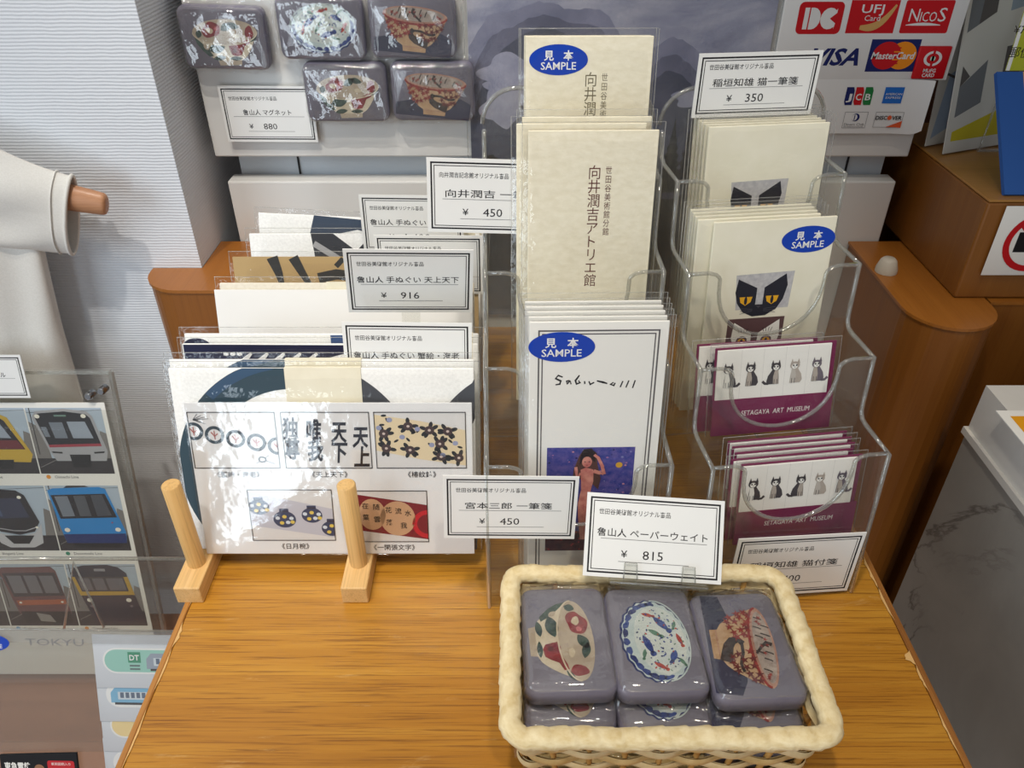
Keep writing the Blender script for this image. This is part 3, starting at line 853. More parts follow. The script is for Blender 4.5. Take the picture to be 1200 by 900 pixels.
# train photo sheet
tw = dw @ Matrix.Translation((0, 0, 0.0006))
tp = thing('train_photo_sheet', 'printed sheet of train front photos in the acrylic stand', 'poster', tw)
xr_, ytop = on(tw, 122, 472)
SHW = 0.285
tm = M().box(xr_-SHW, xr_, 0.012, ytop, -0.0008, 0, PAPER)
tm.build('paper', tp)
GLS = flat(52, 56, 68, 0.2, 0.5); GLS2 = flat(110, 118, 130, 0.3); STL = flat(168, 168, 172, 0.35); DRK = flat(34, 32, 36, 0.5); LAMP = flat(244, 240, 226, 0.4)
NIGHT = flat(40, 40, 48, .25, .5); SKYP = flat(176, 190, 204, .6); WIN = flat(122, 130, 142, .3); WIN2 = flat(156, 166, 180, .3); BED = flat(58, 54, 58, .7); MAST = flat(126, 122, 120, .7)
def train(x0, x1, y0, y1, style):
    t = M(); w_, h_ = x1-x0, y1-y0
    def P_(pts, mat, lv): t.poly([(x0+w_*min(max(u, 0), 1), y0+h_*min(max(v, 0), 1)) for u, v in pts], mat, lv)
    def lamp(u, v, r=.035, mat=None): t.ell(x0+w_*u, y0+h_*v, w_*r, w_*r*.85, mat or LAMP, 12, 12)
    t.rect(x0, x1, y0, y1, SKYP, 1)
    P_([(0, 0), (1, 0), (1, .24), (0, .24)], BED, 2); P_([(0, .24), (.2, .24), (.16, .7), (0, .8)], MAST, 2); P_([(.86, .24), (1, .24), (1, .62), (.92, .66)], MAST, 2)
    t.stroke([(x0+w_*.02, y0+h_*.1), (x0+w_*.3, y0+h_*.24)], w_*.01, MAST, 3); t.stroke([(x0, y0+h_*.93), (x1, y0+h_*.97)], w_*.006, BED, 2)
    t.stroke([(x0+w_*.05, y0+h_*.3), (x0+w_*.05, y1)], w_*.012, BED, 3)
    if style == 'silver':
        P_([(.06, .86), (.12, .95), (.5, .99), (.80, .95), (.86, .88), (.97, .35), (.93, .20), (.26, .20), (.19, .36)], STL, 4)
        P_([(.10, .87), (.15, .92), (.5, .95), (.78, .91), (.83, .85), (.90, .47), (.20, .45)], NIGHT, 5)
        P_([(.27, .79), (.45, .79), (.48, .55), (.31, .55)], WIN, 6); P_([(.51, .80), (.75, .80), (.82, .55), (.55, .55)], WIN2, 6); P_([(.15, .72), (.22, .72), (.25, .57), (.18, .57)], WIN, 6)
        P_([(.20, .45), (.90, .47), (.905, .43), (.205, .41)], flat(160, 60, 74, .5), 6)
        P_([(.36, .875), (.52, .875), (.52, .90), (.36, .90)], flat(110, 140, 130, .5), 6)
        P_([(.22, .35), (.36, .34), (.36, .315), (.23, .325)], DRK, 6); P_([(.78, .34), (.93, .35), (.92, .325), (.79, .315)], DRK, 6)
        P_([(.45, .30), (.73, .30), (.70, .10), (.47, .10)], DRK, 7)
        lamp(.14, .88); lamp(.75, .885)
    elif style == 'smile':
        P_([(.10, .42), (.2, .28), (.5, .22), (.72, .28), (.84, .42), (.80, .12), (.66, .05), (.32, .05), (.2, .12)], flat(196, 196, 200, .3), 4)
        P_([(.02, .75), (.08, .9), (.3, .95), (.6, .93), (.70, .86), (.82, .45), (.72, .30), (.5, .25), (.24, .30), (.12, .5)], NIGHT, 5)
        P_([(.10, .80), (.62, .82), (.70, .52), (.18, .50)], flat(54, 60, 84, .2, .5), 6); P_([(.16, .74), (.30, .75), (.34, .54), (.20, .53)], flat(74, 86, 118, .25), 7)
        P_([(.28, .24), (.70, .24), (.6, .11), (.38, .11)], DRK, 6)
        t.stroke([(x0+w_*u, y0+h_*v) for u, v in ((.20, .36), (.45, .315), (.60, .315), (.76, .37))], w_*.012, flat(190, 190, 196, .4), 8)
        lamp(.19, .36, .022); lamp(.77, .37, .022); lamp(.08, .82, .03); lamp(.63, .83, .03)
    elif style == 'blue':
        P_([(.02, .93), (.10, .96), (.74, .98), (.82, .95), (.98, .30), (.96, .12), (.12, .12), (.08, .35)], flat(42, 136, 206, .35), 4)
        P_([(.05, .86), (.80, .88), (.90, .52), (.11, .50)], NIGHT, 5)
        P_([(.10, .84), (.28, .845), (.32, .54), (.15, .535)], WIN, 6); P_([(.36, .85), (.52, .85), (.55, .54), (.39, .54)], flat(86, 90, 98, .3), 6); P_([(.60, .86), (.76, .865), (.83, .55), (.63, .54)], flat(76, 80, 90, .3), 6)
        P_([(.10, .26), (.97, .27), (.96, .12), (.12, .12)], flat(34, 52, 110, .4), 5); P_([(.2, .12), (.9, .12), (.86, .05), (.24, .05)], DRK, 5)
        P_([(.25, .965), (.30, 1), (.55, 1), (.6, .98)], BED, 3); lamp(.17, .33, .04); lamp(.88, .335, .04); lamp(.82, .445, .012, flat(190, 60, 60, .5))
    elif style == 'yellowband':
        P_([(.05, .84), (.10, .94), (.25, .98), (.6, .99), (.75, .95), (.85, .86), (.86, .78), (.05, .78)], flat(48, 48, 62, .4), 4)
        P_([(.05, .80), (.86, .80), (.91, .51), (.12, .50)], flat(196, 158, 56, .4), 5); P_([(.10, .80), (.80, .80), (.835, .57), (.155, .565)], flat(70, 64, 70, .4), 6)
        for a, b in ((.14, .30), (.34, .50), (.54, .78)): P_([(a, .78), (b, .78), (b+.03, .59), (a+.03, .59)], flat(112, 108, 114, .35), 7)
        P_([(.13, .50), (.91, .51), (1.0, .05), (.25, .05)], flat(54, 46, 60, .4), 5); P_([(.40, .89), (.56, .89), (.56, .93), (.40, .93)], flat(150, 150, 156, .5), 6)
        lamp(.24, .43, .04); lamp(.81, .43, .04); lamp(.25, .33, .025, flat(120, 110, 116, .5)); lamp(.83, .33, .025, flat(120, 110, 116, .5))
    elif style == 'maroon':
        P_([(.04, .90), (.10, .95), (.80, .96), (.86, .90), (.94, .2), (.18, .2)], flat(112, 74, 76, .4), 4); P_([(.08, .86), (.84, .87), (.90, .50), (.16, .48)], flat(64, 56, 62, .4), 5)
        for a, b in ((.14, .34), (.38, .56), (.60, .80)): P_([(a, .82), (b, .82), (b+.04, .54), (a+.04, .54)], flat(120, 118, 124, .35), 6)
        P_([(.18, .42), (.90, .44), (.905, .36), (.20, .34)], flat(176, 96, 64, .5), 5); P_([(.20, .24), (.93, .24), (.92, .05), (.24, .05)], DRK, 5)
        P_([(.42, .22), (.62, .18), (.68, .06), (.46, .08)], flat(150, 146, 142, .5), 6); lamp(.24, .39, .02); lamp(.85, .40, .02)
    else:
        P_([(.0, .92), (.6, .94), (.75, .86), (.97, .3), (.92, .18), (.0, .20)], flat(200, 166, 62, .4), 4); P_([(.0, .87), (.62, .88), (.70, .81), (.89, .38), (.0, .38)], NIGHT, 5)
        P_([(.05, .80), (.30, .80), (.36, .56), (.08, .56)], WIN, 6); P_([(.38, .81), (.62, .80), (.74, .55), (.45, .56)], WIN2, 6); P_([(.0, .52), (.81, .52), (.88, .39), (.0, .39)], flat(110, 44, 52, .5), 7)
        P_([(.30, .60), (.50, .62), (.62, .52), (.34, .50)], DRK, 8); P_([(.1, .22), (.7, .22), (.66, .08), (.12, .08)], DRK, 6); lamp(.62, .83, .035)
    return t
# rows from the pixels of the visible two columns
c_right = [on(tw, px, py)[0] for px, py in ((49, 515), (141, 515))]
CW = 0.0692; GAP = 0.0012
rows = [(478, 555), (569, 645), (661, 733)]
ST = [['gold', 'silver', 'blue'], ['smile', 'blue', 'silver'], ['maroon', 'yellowband', 'smile']]
names = [['line', 'line', 'line'], ['line', 'line', 'line'], ['line', 'line', 'line']]
caps = [['Oimachi Line', 'Meguro Line', 'Toyoko Line'], ['Denentoshi Line', 'Ikegami Line', 'Setagaya Line'], ['Tamagawa Line', 'Kodomo Line', 'Tokyo Line']]
DOT = [flat(230, 150, 50, .5), flat(60, 150, 200, .5), flat(60, 140, 110, .5), flat(220, 180, 50, .5)]
xr0 = xr_-0.004
for r, (pa, pb) in enumerate(rows):
    yb_ = on(tw, 120, pb)[1]; yt_ = on(tw, 120, pa)[1]
    for k in range(3):
        x1 = xr0-(CW+GAP)*k*1.0; x0 = x1-CW
        t = train(x0, x1, yb_, yt_, ST[r][1-k] if k < 2 else ST[r][2])
        t.ell(x0+0.006, yb_-0.0035, 0.0022, 0.0022, DOT[(r*2+k) % 4], 1, 12)
        t.text(caps[r][k], x0+0.012, yb_-0.0050, 0.0042, INK, 1)
        t.build('train_photo', tp)
# fourth row hidden in the tray
tc = fr((0, 0, 0))
lx, ly = on(dw, -2, 464)
pcw = dw @ Matrix.Translation((-0.02, 0, 0.0062))

# ----------------------------------------------------------------- price cards
def price_card(mw, title, price, label, w=0.08, h=0.048, head='世田谷美術館オリジナル商品', yen=True, group=None, tab=None, curl_=0.0, name='price_card', title_w=None):
    m = M().box(-w/2, w/2, 0, h, -0.0007, 0, WHITE)
    k = w/0.08
    m.frame(-w/2+.0022*k, w/2-.0022*k, .0022*k, h-.0022*k, .0010*k, INK, 1)
    m.frame(-w/2+.0042*k, w/2-.0042*k, .0042*k, h-.0042*k, .00045*k, INK, 1)
    ky = h/0.048
    if head: m.text(head, -w/2+.0075*k, .0362*ky, .0036*k, INK, 1, 'L', .0415*k, 0.003)
    if title:
        m.text(title, (-0.001)*k, .0238*ky, .0052*k, INK, 1, 'C', title_w*k if title_w else None, 0.006)
        m.rect(-w*.385, w*.385, .0220*ky, .0223*ky, GREYLINE, 1)
    if price:
        m.text('¥', -w*.21, .0118*ky, .0056*k, INK, 1, 'C', .0036*k, .004)
        m.text(price, -w*.075, .0112*ky, .0072*k, INK, 1, 'L', .0117*k*(len(price)/3), 0.0)
        m.rect(-w*.25, w*.26, .0092*ky, .0095*ky, GREYLINE, 1)
    root = m.build(name, None, mw)
    tag(root, label, 'price card', group)
    if tab:
        M().box(-0.006, 0.006, -tab, h*.35, -0.0018, -0.0009, ACR).build('clear_stem', root)
    return root

lx1, ly1 = on(dw, 27, 413); lx0, ly0 = on(dw, 30, 463)
cw_ = dw @ Matrix.Translation((lx1-0.040+0.001, ly0, 0.0065))
price_card(cw_, '電車 クリアファイル', None, 'white price card fixed to the top of the train photo stand', h=ly1-ly0, head=None)

# clear tray behind the sticker pocket
tx0, tx1 = -0.66, -0.245
tzf = 0.475
ty = thing('clear_tray', 'clear acrylic tray on the low table in front of the train photos', 'tray', fr(((tx0+tx1)/2, 0.432, TL+0.0002)))
TWD = tx1-tx0
TH_ = at(150, 656, D=0.432).z-TL
M().box(-TWD/2, TWD/2, 0, TH_, -0.0025, 0, ACR).build('rear_wall', ty)
M().box(-TWD/2, TWD/2, 0, 0.0025, 0.0005, 0.010, ACR).build('base', ty)
M().box(TWD/2-0.0025, TWD/2, 0.003, TH_-0.03, 0.0005, 0.012, ACR).build('side_wall', ty)
M().tube([(-TWD/2, TH_, -0.001), (TWD/2, TH_, -0.001)], 0.0016, EDGE, 6).tube([(TWD/2-0.001, TH_, -0.001), (TWD/2-0.001, TH_-0.03, 0.012)], 0.0014, EDGE, 6).build('rim', ty)

pa_, pb_, pc_ = [dvv for dvv in (at(86, 659, D=0.428), at(75, 737, D=0.412), at(122, 735, D=0.412))]
iw = ty.matrix_world.inverted()
dvm = M(); dvm.tube([iw @ pb_, iw @ pa_, iw @ pc_], 0.0011, EDGE, 6); dvm.build('divider_edge', ty)

# leaning clear pocket with stickers
PT = at(110, 738, D=0.405)
pl = 24.0
plen = (PT.z-TL)/math.cos(rad(pl))
pkw = fr((-0.42, 0.405-plen*math.sin(rad(pl)), TL+0.0012), -1.0, pl)
pk = thing('clear_pocket', 'large clear plastic pocket leaning below the train photos at the lower left', 'pocket', pkw)
PKW = 0.36
def rip(u, v): return (-PKW/2+PKW*u, plen*v, 0.0006*math.sin(u*11+v*5)*math.sin(PI*v)*min(1, 6*u*(1-u)+.2))
M().grid(rip, 20, 20, BOXPLAST).build('front_sheet', pk)
M().rbox(-PKW/2, PKW/2, plen-0.013, plen, -0.0030, -0.0012, 0.0005, BOXPLAST, 1, False).tube([(-PKW/2, plen, 0), (PKW/2, plen, 0)], 0.0008, EDGE, 6).build('top_band', pk)
lx, ly = on(pkw, 30, 752); lx2, _ = on(pkw, 98, 752)
M().text('TOKYU', lx, ly-0.003, 0.0085, flat(128, 126, 126, .6), 1, 'L', lx2-lx, .0).build('printed_lettering', pk)

BLUE = flat(10, 62, 176, 0.35, 0.4, 0.2)
def sample_sticker(parent, x, y, wd, z=0.0, lab=True, roll=0.0):
    m = M(); hh = wd*0.245
    m.T = Matrix.Translation((x, y, z+0.00010)) @ Matrix.Rotation(roll, 4, 'Z')
    m.ell(0, 0, wd/2, hh, BLUE, 0.5, 40)
    m.text('見', -wd*.165, hh*.02, wd*.17, WHITE, 2, 'C', None, .02); m.text('本', wd*.165, hh*.02, wd*.17, WHITE, 2, 'C', None, .02)
    m.text('SAMPLE', 0, -hh*.63, wd*.17, WHITE, 2, 'C', wd*.6, .008)
    o = m.build('sample_sticker', parent)
    if lab: o['label'] = 'blue oval sample sticker'
    return o
lx, ly = on(pkw, -9, 752)
sample_sticker(pk, lx, ly, 0.030, 0.0016)

# sticker packs hanging in the pocket
TEAL = flat(150, 204, 190, .5); PALEY = flat(240, 214, 150, .5); PBLUE = flat(120, 180, 214, .5); PINK = flat(222, 110, 120, .5); PGREY = flat(150, 160, 176, .5); PWIN = flat(84, 100, 124, .4)
POUCH = flat(216, 220, 226, .35, .5, .4)
pxl = [(104, 746, 'green', 'topmost train sticker pouch of the column, green with a silver train'), (107, 788, 'blue', 'second train sticker pouch from the top, with a blue train'),
       (111, 826, 'yellow', 'third train sticker pouch from the top, on yellow'), (114, 872, 'red', 'lowest train sticker pouch of the column, with a red train')]
for i, (px, py, kind, lab) in enumerate(pxl):
    lx, ly = on(pkw, px, py)
    HH = 0.048
    swm = pkw @ Matrix.Translation((lx+0.0475, ly-HH, -0.0078+0.0014*(3-i)))
    o = thing('sticker_pouch', lab, 'sticker pouch', swm, 'train sticker pouches')
    m = M().rbox(-0.0475, 0.0475, 0, HH, -0.0009, 0, 0.0004, POUCH)
    def pill(m, x0, x1, y0, y1, mat, lv):
        r = (y1-y0)/2; rrect(m, x0, x1, y0, y1, r*.98, mat, lv, 6)
    m.build('pouch', o)
    m = M(); m.T = Matrix.Translation((0, 0, 0.0003))
    m.T = Matrix.Translation((0, 0.0035, 0.0003))
    pill(m, -0.040, 0.044, 0.010, 0.033, WHITE, 1)
    if kind in ('green', 'yellow'):
        base, badge, code = (TEAL, flat(40, 140, 104, .5), 'DT') if kind == 'green' else (PALEY, flat(230, 120, 120, .5), 'OM')
        pill(m, -0.0385, 0.0425, 0.0115, 0.0315, base, 2)
        m.rect(-0.019, -0.0085, 0.0200, 0.0295, badge, 3); m.text(code, -0.01375, 0.0222, 0.0068, WHITE, 4, 'C', 0.008, .02)
        for yy in (0.0135, 0.0165): m.rect(-0.018, -0.0095, yy, yy+0.0016, flat(90, 110, 110, .5), 3)
        tcx, tc0 = -0.004, (PGREY if kind == 'green' else flat(120, 126, 140, .5))
    else:
        tcx, tc0 = -0.036, (PBLUE if kind == 'blue' else PINK)
    m.poly([(tcx, 0.0145), (0.040, 0.0145), (0.040, 0.0285), (tcx+0.004, 0.0285), (tcx, 0.0235)], tc0, 3)
    m.rect(tcx+0.006, 0.040, 0.0175, 0.0245, flat(206, 216, 224, .4), 4)
    k = tcx+0.008
    while k < 0.036:
        m.rect(k, k+0.0030, 0.0190, 0.0240, PWIN, 5); k += 0.0045
    m.rect(tcx+0.003, 0.040, 0.0128, 0.0148, DRK, 5)
    m.build('sticker_print', o)

# black header card pack at the lower left
lx0, ly0 = on(pkw, 3, 883); lx1, ly1 = on(pkw, 92, 877)
hwm = pkw @ Matrix.Translation(((lx0+lx1)/2, ly0-0.045, 0.0038))
hc = thing('header_card_pack', 'black header card with white and red lettering at the lower left corner', 'card pack', hwm)
wq = (lx1-lx0)/2
k = M()
ol = [(-wq, 0), (wq, 0), (wq, 0.049)]+[(-0.004+0.0, 0.0475)]+[(-wq, 0.046)]
k.prism(ol, -0.002, 0, BLACK)
k.text('東急電鉄', -wq+.003, 0.0335, 0.0075, PAPER, 1, 'L', wq*.68, .025); k.text('路線図カード', -wq+.005, 0.0235, 0.0075, PAPER, 1, 'L', wq*.68, .025)
k.ell(0.0, 0.034, 0.0042, 0.0042, flat(150, 108, 80, .6), 1)
rrect(k, wq*.22, wq*.92, 0.014, 0.042, 0.002, flat(190, 40, 48, .5), 1); k.text('10輌入', wq*.57, 0.027, 0.0085, PAPER, 2, 'C', wq*.56, .02)
k.text('車両図柄入り', wq*.57, 0.0378, 0.0030, PAPER, 2, 'C', wq*.5); k.text('全１０種類入り', wq*.57, 0.0215, 0.0030, PAPER, 2, 'C', wq*.56)
k.build('header_card', hc)

# ================================================================= the oak display table
tb = thing('display_table', 'oak-veneered table with worn edges carrying the stationery', 'table', fr((0.016, 0.42, -0.75)))
m = M().rbox(-0.2245, 0.2265, -0.32, 0.262, -0.022, 0.0, 0.0012, TABLEWOOD, 2, False)
# (built in plan coordinates: x, y, z=0 at the surface)
TP = Matrix(((1, 0, 0, 0), (0, 0, 1, 0.75), (0, -1, 0, 0), (0, 0, 0, 1)))
m.build('top', tb, TP)
for x0, x1 in ((-0.2285, -0.2246), (0.2266, 0.2305)): M().rbox(x0, x1, -0.32, 0.262, -0.023, 0.0004, 0.0006, TABLEEDGE, 1, False).build('edge_band', tb, TP)
CHIP = flat(214, 172, 112, .8)
rnd = random.Random(8)
def chip(x, y, a, b):
    pts = [(x, y)]
    for i in range(9):
        t = i/8; pts.append((x-a*math.sin(PI*t)*(0.4+rnd.random()*0.6), y+b*t))
    M().poly(pts, CHIP, 1, 0.0004).build('worn_edge_chip', tb, TP)
for y, a, b in ((-0.075, .0025, .03), (-0.04, .004, .012), (-0.030, .0065, .006), (-0.10, .002, .03), (-0.132, .0055, .010), (-0.150, .0018, .018), (-0.19, .0015, .03)): chip(0.2266, y, a, b)
for y, a, b in ((-0.09, -.002, .03), (-0.12, -.0025, .02), (-0.15, -.0018, .03), (-0.20, -.0015, .04)): chip(-0.2246, y, a, b)
for sx in (-0.20, 0.20):
    for sy in (-0.29, 0.23): M().box(sx-0.02, sx+0.02, 0, 0.727, -sy-0.02, -sy+0.02, COUNTERSIDE).build('leg', tb)
M().box(-0.18, 0.18, 0.64, 0.727, -0.24, -0.22, COUNTERSIDE).build('apron', tb)
M().box(-0.18, 0.18, 0.64, 0.727, 0.28, 0.30, COUNTERSIDE).build('apron', tb)

# ================================================================= wooden rack
RX = (-0.2085, -0.1014)
rk = thing('wooden_rack', 'pale wooden peg rack holding the packaged hand towels', 'rack', fr((-0.1515, 0.3345, 0)))
RZ = 0.0141
for x in RX:
    r_ = M(); r_.rbox(x+0.1515-0.0085, x+0.1515+0.0085, 0, RZ, -0.275, 0.0, 0.0009, BEECH, 2, False)
    ro = r_.build('rail', rk)
    for k in range(6):
        yk = 0.3565+0.046*k-0.3345
        pg = M(); pg.T = Matrix(((1, 0, 0, x+0.1515), (0, 0, 1, RZ-0.004), (0, -1, 0, -yk), (0, 0, 0, 1)))
        pg.cyl(0, 0, 0, 0.0735, 0.0058, BEECHV, 24, 0.0007); pg.build('peg', rk)
for yy in (0.255,):
    M().rbox(-0.0445, 0.0445, 0.002, 0.012, -yy-0.006, -yy+0.006, 0.0008, BEECH, 1, False).build('crossbar', rk)

# ================================================================= packaged hand towels
LEANT = 16.5
TEALD = flat(54, 74, 86, .6); SLATE = flat(74, 76, 82, .7); NAVYC = flat(30, 32, 62, .7); KRAFT = flat(186, 158, 112, .75); BRUSH = flat(60, 60, 60, .7); BLUEC = flat(56, 84, 132, .7)
def towel(d, cx, w_, L_, t, label, art, seed, obi=(0.38, 0.63), roll=0.0, base=None, yaw=0.0, zb=None):
    mw = fr((cx, d, (RZ+0.0013) if zb is None else zb), yaw, LEANT, roll)
    o = thing('towel_pack', label, 'towel pack', mw, 'packaged hand towels in the rack')
    m = M().rbox(-w_/2, w_/2, 0, L_, -t, 0, min(t*.45, .0012), base or CLOTH, 2)
    if art: art(m, w_, L_)
    m.build('folded_towel', o)
    if obi:
        a, b = -w_/2+w_*obi[0], -w_/2+w_*obi[1]
        M().box(a, b, -0.0003, L_+0.0005, -t-0.0004, 0.0005, OBI).build('paper_band', o)
    sleeve(w_, L_, t, 0.0030, 0.0002, 0.0042, seed, 0.0003).build('film_sleeve', o)
    return o
def clipx(v, a, b): return max(a, min(b, v))
def art_ring(m, w_, L_):
    x0, x1 = -w_/2, w_/2
    for cx, ro, ri, mat in ((-0.0185, 0.078, 0.058, TEALD), (0.136, 0.075, 0.055, SLATE)):
        for a0, a1, mt in ((PI/2, PI*1.35, mat), (-0.05*PI, PI/2, SLATE)):
            m.ring(cx, L_-0.0715, ro, ri, mt, 2, 40, 1.0, a0, a1, (x0, x1, 0, L_))
        if mat is TEALD: m.ring(cx, L_-0.0715, ro-0.0004, ri+0.0135, flat(58, 84, 112, .6), 3, 30, 1.0, PI*.55, PI*.75, (x0, x1, 0, L_))
def art_navy(m, w_, L_):
    x0 = -w_/2
    m.poly([(x0+.001, L_-.05), (x0+.04, L_-.05), (x0+.075, L_-.016), (x0+.118, L_-.004), (x0+.118, L_-.001), (x0+.03, L_-.0005), (x0+.001, L_-.0005)], NAVYC, 2)
    for k in range(5): m.stroke([(x0+.03+.011*k, L_-.021), (x0+.037+.011*k, L_-.015), (x0+.046+.011*k, L_-.0065)], .0034, CLOTH, 3, lambda t: .5+math.sin(PI*t))
    for k in range(6): m.ell(x0+.029+.0045*(k % 3), L_-.007-.005*(k//3), .0019, .0013, CLOTH, 4, 10)
def art_dash(m, w_, L_):
    x0 = -w_/2
    m.ell(x0+.008, L_-.010, .010, .007, NAVYC, 2); m.rect(x0+.0985, x0+.122, L_-.012, L_-.001, BLUEC, 2); m.ell(x0+.111, L_-.006, .0035, .003, CLOTH, 3)
def art_brush(m, w_, L_):
    x0 = -w_/2; m.box(-w_/2-.0001, w_/2+.0001, .001, L_+.0002, -.002, .00012, KRAFT)
    q = 3
    m.stroke([(x0+.030, L_), (x0+.034, L_-.012), (x0+.036, L_-.022)], .009, BRUSH, q, lambda t: 1-.6*t)
    m.stroke([(x0+.046, L_), (x0+.052, L_-.012), (x0+.058, L_-.023)], .008, BRUSH, q, lambda t: 1-.5*t)
    m.stroke([(x0+.064, L_-.016), (x0+.078, L_-.013), (x0+.094, L_-.015)], .008, BRUSH, q)
    m.stroke([(x0+.100, L_), (x0+.106, L_-.012), (x0+.104, L_-.03)], .007, BRUSH, q); m.stroke([(x0+.065, L_-.030), (x0+.10, L_-.028)], .007, BRUSH, q)
    m.stroke([(x0+.084, L_-.001), (x0+.078, L_-.007)], .004, BRUSH, q); m.stroke([(x0+.114, L_), (x0+.112, L_-.02)], .004, BRUSH, q)
def art_slate(m, w_, L_):
    x0 = -w_/2
    m.poly([(x0+.050, L_), (x0+.115, L_), (x0+.115, L_-.045), (x0+.055, L_-.045)], flat(58, 60, 66, .7), 2)
    m.poly([(x0+.068, L_), (x0+.100, L_), (x0+.086, L_-.014)], CLOTH, 3); m.stroke([(x0+.052, L_-.008), (x0+.08, L_-.026), (x0+.115, L_-.034)], .005, flat(170, 170, 172, .7), 3)
def art_arc(m, w_, L_):
    x0 = -w_/2
    m.poly([(x0+.045, L_), (x0+.085, L_-.002), (x0+.115, L_), (x0+.115, L_-.02), (x0+.08, L_-.010), (x0+.04, L_-.02)], flat(62, 74, 92, .7), 2)
towel(0.3668, -0.1185, 0.190, 0.1275, 0.0022, 'front towel pack in the rack, printed with a large dark ring', art_ring, 1)
towel(0.3722, -0.1190, 0.191, 0.1300, 0.0022, 'second ring-printed towel pack, just behind the front one', art_ring, 2)
towel(0.4095, -0.1215, 0.198, 0.1195, 0.0022, 'towel pack with a navy pattern and white flecks behind the ring towels', art_navy, 3, (0.62, 0.98))
towel(0.4150, -0.1215, 0.198, 0.1235, 0.0022, 'white towel pack showing a short blue dash behind the navy towel', art_dash, 4, (0.64, 0.98))
SHEETW = flat(232, 231, 229, .8)
tag(M().rbox(-0.092, 0.092, 0, 0.1330, -0.0012, 0, 0.0003, SHEETW).build('backing_sheet', None, fr((-0.1200, 0.4570, RZ+0.0013), 0, LEANT)), 'plain white backing sheet standing in the middle of the towel rack', 'sheet')
towel(0.4600, -0.1180, 0.182, 0.1365, 0.0022, 'cream towel pack with only its top edge showing behind the white sheet', None, 5, (0.42, 0.98), base=speck('unbleached_cotton_towel', (220, 212, 196), (228, 221, 206), 400, .9, .3, .0004))
towel(0.5035, -0.1190, 0.186, 0.1355, 0.0022, 'tan towel pack with black brush strokes', art_brush, 6, (0.66, 0.98))
towel(0.5475, -0.1190, 0.186, 0.1350, 0.0022, 'white towel pack with a dark slate shape behind the tan towel', art_slate, 7, (0.62, 0.98))
towel(0.5545, -0.1190, 0.184, 0.1410, 0.0022, 'rearmost towel pack in the rack, tilted, with a blue-grey arc', art_arc, 8, (0.62, 0.98), -2.6, zb=0.0195)

# ----------------------------------------------------------------- laminated sheet of towel pictures
SW_, SH = 0.1790, 0.1085
LAM = flat(234, 234, 234, .35, .4, .0)
lmw = fr((-0.1145, 0.3635, RZ+0.0006), 0, 15.0)
ls = thing('picture_sheet', 'laminated white sheet of five towel pictures leaning at the front of the rack', 'sheet', lmw)
M().rbox(-SW_/2, SW_/2, 0, SH, -0.0006, 0, 0.0002, LAM, 1, False).build('laminated_card', ls)
def pan(m, u0, u1, v0, v1):
    x0, x1, y0, y1 = -SW_/2+SW_*u0, -SW_/2+SW_*u1, SH*v0, SH*v1
    m.rect(x0, x1, y0, y1, flat(222, 220, 218, .3, .4, .5), 1); m.frame(x0, x1, y0, y1, .0005, INK, 6)
    return x0, x1, y0, y1
def cap_(m, t, u, v): m.text('《'+t+'》', -SW_/2+SW_*u, SH*v, .0046, INK, 2, 'C', None, .01)
PIN = flat(170, 90, 80, .5); TEALR = flat(40, 56, 66, .5)
m = M(); x0, x1, y0, y1 = pan(m, .005, .312, .585, .945); w_, h_ = x1-x0, y1-y0
for k in range(5):
    cx, cy = x0+w_*(.05+.235*k), y0+h_*(.66-.065*k); ro = w_*.112
    m.ring(cx, cy, ro, ro*.66, TEALR, 3, 26, 1.0, 0, 2*PI, (x0, x1, y0, y1))
    m.stroke([(clipx(cx-.002, x0, x1), cy+.002), (clipx(cx, x0, x1), cy-.001), (clipx(cx+.002, x0, x1), cy+.001)], .0008, PIN, 4); m.stroke([(clipx(cx, x0, x1), cy+.003), (clipx(cx, x0, x1), cy-.003)], .0006, PIN, 4)
for k in range(7): m.stroke([(x0+w_*.06, y0+h_*.86), (x0+w_*(.12+.04*(k % 4)), y0+h_*(.97-.03*k))], .0003, INK, 4)
m.ell(x0+w_*.80, y0+h_*.16, w_*.05, h_*.055, INK, 4); m.ell(x0+w_*.80, y0+h_*.16, w_*.03, h_*.03, LAM, 5)
for k in range(5): m.stroke([(x0+w_*.80, y0+h_*.16), (x0+w_*(.72+.055*k), y0+h_*(.08+.16*(k % 2)))], .0004, INK, 4)
cap_(m, '蟹絵・海老', .158, .528); m.build('picture', ls)
m = M(); x0, x1, y0, y1 = pan(m, .331, .641, .585, .945); w_, h_ = x1-x0, y1-y0
BI = flat(24, 26, 40, .6)
for cx, a, b, dy in ((.880, '天', '上', -.085), (.64, '天', '下', 0.0), (.36, '唯', '我', .03), (.095, '独', '尊', .06)):
    for ch_, yy, sz in ((a, .50, .30), (b, .14, .30)):
        m.text(ch_, x0+w_*cx, y0+h_*(yy+dy), h_*.40, BI, 3, 'C', w_*.185, .03, .15)
cap_(m, '天上天下', .486, .528); m.build('picture', ls)
m = M(); x0, x1, y0, y1 = pan(m, .656, .978, .585, .945); w_, h_ = x1-x0, y1-y0
m.poly([(x0+.0005, y0+h_*.32), (x0+w_*.5, y0+h_*.16), (x1-.0005, y0+h_*.05), (x1-.0005, y0+h_*.68), (x0+w_*.5, y0+h_*.84), (x0+.0005, y0+h_*.95)], flat(226, 208, 172, .5), 2)
rnd = random.Random(5); FD = flat(70, 52, 52, .5); FL = flat(34, 36, 40, .5); FB = flat(150, 156, 186, .5)
